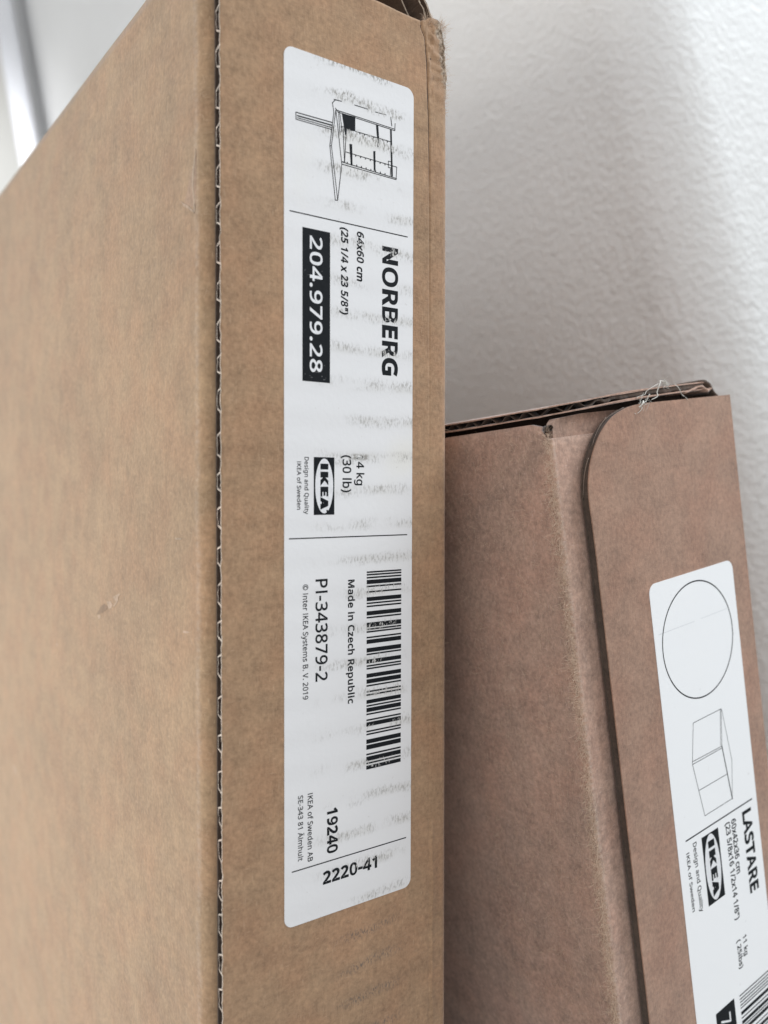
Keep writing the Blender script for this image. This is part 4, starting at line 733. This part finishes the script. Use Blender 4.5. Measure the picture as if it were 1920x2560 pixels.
# lid: board with flutes showing on its cut edge
LIDZ = [(0.0, 0.0087), (0.012, 0.0098), (0.030, 0.0110), (0.046, 0.0119), (0.075, 0.0122), (0.1, 0.0122)]
rim = [(0.0004, W2)] + [(0.0004, 0.30 - 0.012 * k) for k in range(24)]
rim += [(0.0004, 0.011), (0.0012, 0.0065), (0.0030, 0.0030), (0.0058, 0.0004), (0.0092, -0.0012), (0.013, -0.0020), (0.018, -0.0024), (0.024, -0.0025), (0.032, -0.0024), (0.04, -0.0026), (0.05, -0.0024), (0.058, -0.0025), (0.066, -0.0022), (0.0735, -0.0020), (0.0770, -0.0005), (0.0785, 0.004)]
rim += [(0.0790, 0.012), (0.0790, W2)]
def lz(x, y): return interp(LIDZ, x) + 0.00025 * nz(x, y, 0, 120) + (0.0004 * nz(x, y, 4, 300) if x > 0.045 else 0)
def lid_sheet(bm, oo, w0, w1, mi):
    prism(bm, oo, lambda u, v, w: (u + 0.0, v, lz(u, v) - w), w0, w1, mi)
bm = bmesh.new()
lid_sheet(bm, rim, 0.0, 0.00035, 0); lid_sheet(bm, inset(rim, 0.0001), 0.0022, 0.0026, 0)
core = inset(rim, 0.0045)
lid_sheet(bm, core, 0.0003, 0.0023, 1)
lid_sheet(bm, inset(rim, 0.0075), 0.0026, 0.0075, 1)  # dark block added under the lid to stand for the shaded gap
LID = obj('lid', bm, [M_body2, M_fl], B)
bm = bmesh.new()
path = [Vector((x, y, 0)) for x, y in rim if y < 0.20]
dens = []
for a, b in zip(path, path[1:]):
    k = max(1, int((b - a).length / 0.0004)); dens += [a.lerp(b, t / k) for t in range(k)]
dist = 0.0; rows = []
for i, q in enumerate(dens):
    if i: dist += (q - dens[i - 1]).length
    if q.x > 0.0755: break
    t = (dens[min(i + 1, len(dens) - 1)] - dens[max(i - 1, 0)]).normalized(); nin = Vector((-t.y, t.x, 0))
    if nin.dot(Vector((0.04, 0.15, 0)) - q) < 0: nin = -nin
    fl = interp([(0.0, 1.0), (0.012, 1.0), (0.022, 0.45), (0.034, 0.12), (0.09, 0.05)], q.x)
    h = 0.00125 + fl * 0.00080 * max(-1, min(1, 1.3 * math.sin(2 * math.pi * dist / 0.0080 + 1.2 * nz(dist, 0, 0, 90)))) + (1 - fl) * (0.0001 * nz(dist, 1, 1, 300))
    th = 0.00014 + (1 - fl) * 0.0007
    z = lz(q.x, q.y) - h; e = q + nin * (0.0005 + 0.0002 * nz(dist, 0, 1, 500)); d = q + nin * 0.005
    rows.append([bm.verts.new((e.x, e.y, z + th)), bm.verts.new((e.x, e.y, z - th)), bm.verts.new((d.x, d.y, z - th)), bm.verts.new((d.x, d.y, z + th))])
for a, b in zip(rows, rows[1:]):
    for k in range(4): bm.faces.new((a[k], a[(k + 1) % 4], b[(k + 1) % 4], b[k])).material_index = 1 if k == 0 else 0
obj('flute', bm, [M_fl, M_edge], LID, smooth=True)
# crushed, rolled over end of the lid
bm = bmesh.new()
def roll(path, t, y0, mi):
    pa = smoothline([(a, b, 0) for a, b in path], 5)
    grid(bm, len(pa), 6, lambda i, j: (pa[i].x + 0.0003 * nz(i * .2, j, 0, 1), y0 + 0.003 * j + 0.0005 * nz(pa[i].x, pa[i].y, j * .1, 500), pa[i].y), mi,
         lambda i, j: (pa[i].x - 0.3 * t, y0 + 0.003 * j + 0.0003 + 0.0005 * nz(pa[i].x, pa[i].y, j * .1, 500), pa[i].y - t))
roll([(0.060, 0.0122), (0.068, 0.0127), (0.0735, 0.0128), (0.0762, 0.0118), (0.0780, 0.0098), (0.0800, 0.0078), (0.0806, 0.0066)], 0.0006, -0.0024, 0)
roll([(0.062, 0.0093), (0.068, 0.0105), (0.0715, 0.0110), (0.0738, 0.0098), (0.0750, 0.0092), (0.0765, 0.0100)], 0.0005, -0.0030, 1)
roll([(0.0705, 0.0120), (0.0735, 0.0112), (0.0745, 0.0095), (0.0770, 0.0088)], 0.0006, -0.0016, 0)
obj('crushed_lid_end', bm, [M_edge, M_body2], B, smooth=True)
# loose white threads caught on the flap
bm = bmesh.new()
TH = [([(48.26, 13.4), (47.08, 12.49), (46.05, 10.14), (45.2, 8.75), (42.66, 7.89)], .00022), ([(47.11, 12.61), (44.2, 12.03), (40.8, 10.65), (38.66, 9.58), (35.88, 9.15), (35.21, 8.6)], .00010),
      ([(48.26, 13.4), (49.62, 13.09), (51.09, 12.18), (51.9, 12.14)], .00016), ([(49.6, 12.97), (50.59, 11.72), (51.61, 11.67)], .00012), ([(42.16, 9.51), (40.98, 9.46), (40.29, 7.84), (38.24, 7.25), (35.7, 5.99)], .00014),
      ([(36.59, 6.64), (36.76, 5.46), (34.59, 4.07), (32.75, 4.43)], .00010), ([(55.83, 12.08), (57.02, 10.55), (58.83, 8.85), (60.27, 7.41), (61.86, 6.7)], .00014), ([(38.6, 7.7), (37.2, 6.9), (36.2, 5.8)], .0003)]
for pts, r in TH:
    P = smoothline([(a / 1000, -0.0030 - 0.0006 * (i % 2), b / 1000) for i, (a, b) in enumerate(pts)], 5)
    tube(bm, P, r, r * 0.55, 6)
for k in range(46):
    c = random.choice([(0.0512, 0.0122), (0.0500, 0.0126), (0.0372, 0.0068), (0.0385, 0.0074)])
    p0 = Vector((c[0] + random.gauss(0, .0008), -0.0032 + random.gauss(0, .0004), c[1] + random.gauss(0, .0005)))
    tube(bm, [p0, p0 + Vector((random.gauss(0, .0006), random.gauss(0, .0004), random.gauss(0, .0006))), p0 + Vector((random.gauss(0, .0012), random.gauss(0, .0005), random.gauss(0, .001)))], 0.00005, 0.00003, 4)
obj('loose_thread', bm, M_fibre, B, smooth=True)
# raised fuzz along the fold and over the side
def pl2(k):
    z = random.uniform(-0.185, 0.002)
    if random.random() < 0.5:
        return (random.gauss(0, .0007) - 0.0008, 0.0006 + abs(random.gauss(0, .0014)), z), (-0.9, -0.5, random.gauss(0, .9))
    y = random.uniform(0.0, 0.048); return (-0.0004, y, z), (-0.8, -0.7, random.gauss(0, 1.2))
obj('fold_fuzz', hairs(6500, pl2, 0.0007, 0.0022, 0.000042, 0.6), M_fuzz, B, kind='stuff')

# label 2
bm = bmesh.new(); prism(bm, [(a / 1000, b / 1000) for a, b in rounded(30.8, 77.2, -300, -47.9, 3.2)], PL, -0.00324, -0.0030)
L2 = obj('clean_label', bm, M_label2, B)
YJ = -0.00327
p = Print(YJ); p.text_down('LASTARE', 67.4, 73.1, -132.31, -160.7, 0.040); p.done('printed_text', M_ink2, L2)
p = Print(YJ); p.text_down('60x42x36 cm', 60.7, 63.5, -132.51, -151.16, 0.028); p.done('printed_text', M_ink2, L2)
p = Print(YJ); p.text_down('(23 5/8x16 1/2x14 1/8")', 56.7, 59.96, -132.44, -165.55, 0.026); p.done('printed_text', M_ink2, L2)
p = Print(YJ); p.text_down('Design and Quality', 38.1, 40.79, -131.99, -154.64, 0.014); p.done('printed_text', M_ink2, L2)
p = Print(YJ); p.text_down('IKEA of Sweden', 34.75, 36.52, -133.87, -152.85, 0.014); p.done('printed_text', M_ink2, L2)
p = Print(YJ); p.text_down('11 kg', 59.65, 62.62, -172.25, -179.19, 0.026); p.done('printed_text', M_ink2, L2)
p = Print(YJ); p.text_down('( 25lbs)', 56.2, 59.1, -172.36, -182.09, 0.026); p.done('printed_text', M_ink2, L2)
p = Print(YJ); p.poly([(43.5, -132.05), (53.05, -132.05), (53.05, -154.75), (43.5, -154.75)]); p.done('logo_block', M_ink2, L2)
p = Print(YJ - 0.00003); p.ellipse(48.2, -143.3, 4.15, 10.9); p.done('logo_oval', M_white, L2)
p = Print(YJ - 0.00006); logo_letters(p, 46.6, 50.1, -134.5, -152.8); p.ring(50.7, -153.0, .32, .32, .14, 16); p.done('logo_letters', M_ink2, L2)
p = Print(YJ); p.line([(35.4, -129.95), (74.2, -129.95)], 0.45); p.done('printed_rule', M_ink2, L2)
p = Print(YJ); p.ring(53.8, -69.8, 19.5, 18.7, 0.42); p.done('printed_circle', M_ink2, L2)
p = Print(YJ); p.line([(33.1, -63.7), (52.3, -63.7)], 0.10); p.line([(56, -63.6), (71.4, -63.5)], 0.10); p.done('faint_seam', M_grey, L2)
p = Print(YJ)
for pts, w in (([(45.76, -95.12), (61.82, -95.07), (60.07, -107.11), (43.21, -106.95), (45.76, -95.12)], .2), ([(61.28, -95.21), (59.43, -106.73)], .18), ([(43.06, -107.79), (59.95, -107.73)], .2), ([(43.21, -106.95), (43.06, -107.79)], .2),
               ([(62.11, -95.26), (64.9, -113.44)], .18), ([(60.07, -107.11), (62.82, -125.9)], .42), ([(43.06, -107.79), (46.65, -125.83), (62.62, -125.83)], .2), ([(45.02, -116.93), (61.4, -116.99)], .2), ([(64.9, -113.44), (62.85, -125.72)], .18)):
    p.line(pts, w)
p.done('furniture_drawing', M_ink2, L2)
p = Print(YJ); z = -190.3
for w, g in ((.42, .75), (.42, .62), (.42, .62), (.42, .55), (.42, 1.0), (1.2, .8), (.45, .75), (1.2, .45), (.45, .45), (1.25, 1.1), (.42, .8), (1.2, .5), (.42, 1.1)):
    p.poly([(54.9, z), (74.0, z), (74.0, z - w), (54.9, z - w)]); z -= w + g
p.done('barcode', M_ink2, L2)
p = Print(YJ); p.poly([(41.0, -189.6), (51.8, -189.6), (51.8, -216), (41.0, -216)]); p.done('number_panel', M_ink2, L2)
p = Print(YJ - 0.00003); p.text_down('70', 43.3, 49.0, -192.5, -199.8, 0.006); p.done('panel_digits', M_white, L2)

parts_down(A, ZB1); parts_down(B, ZB2)
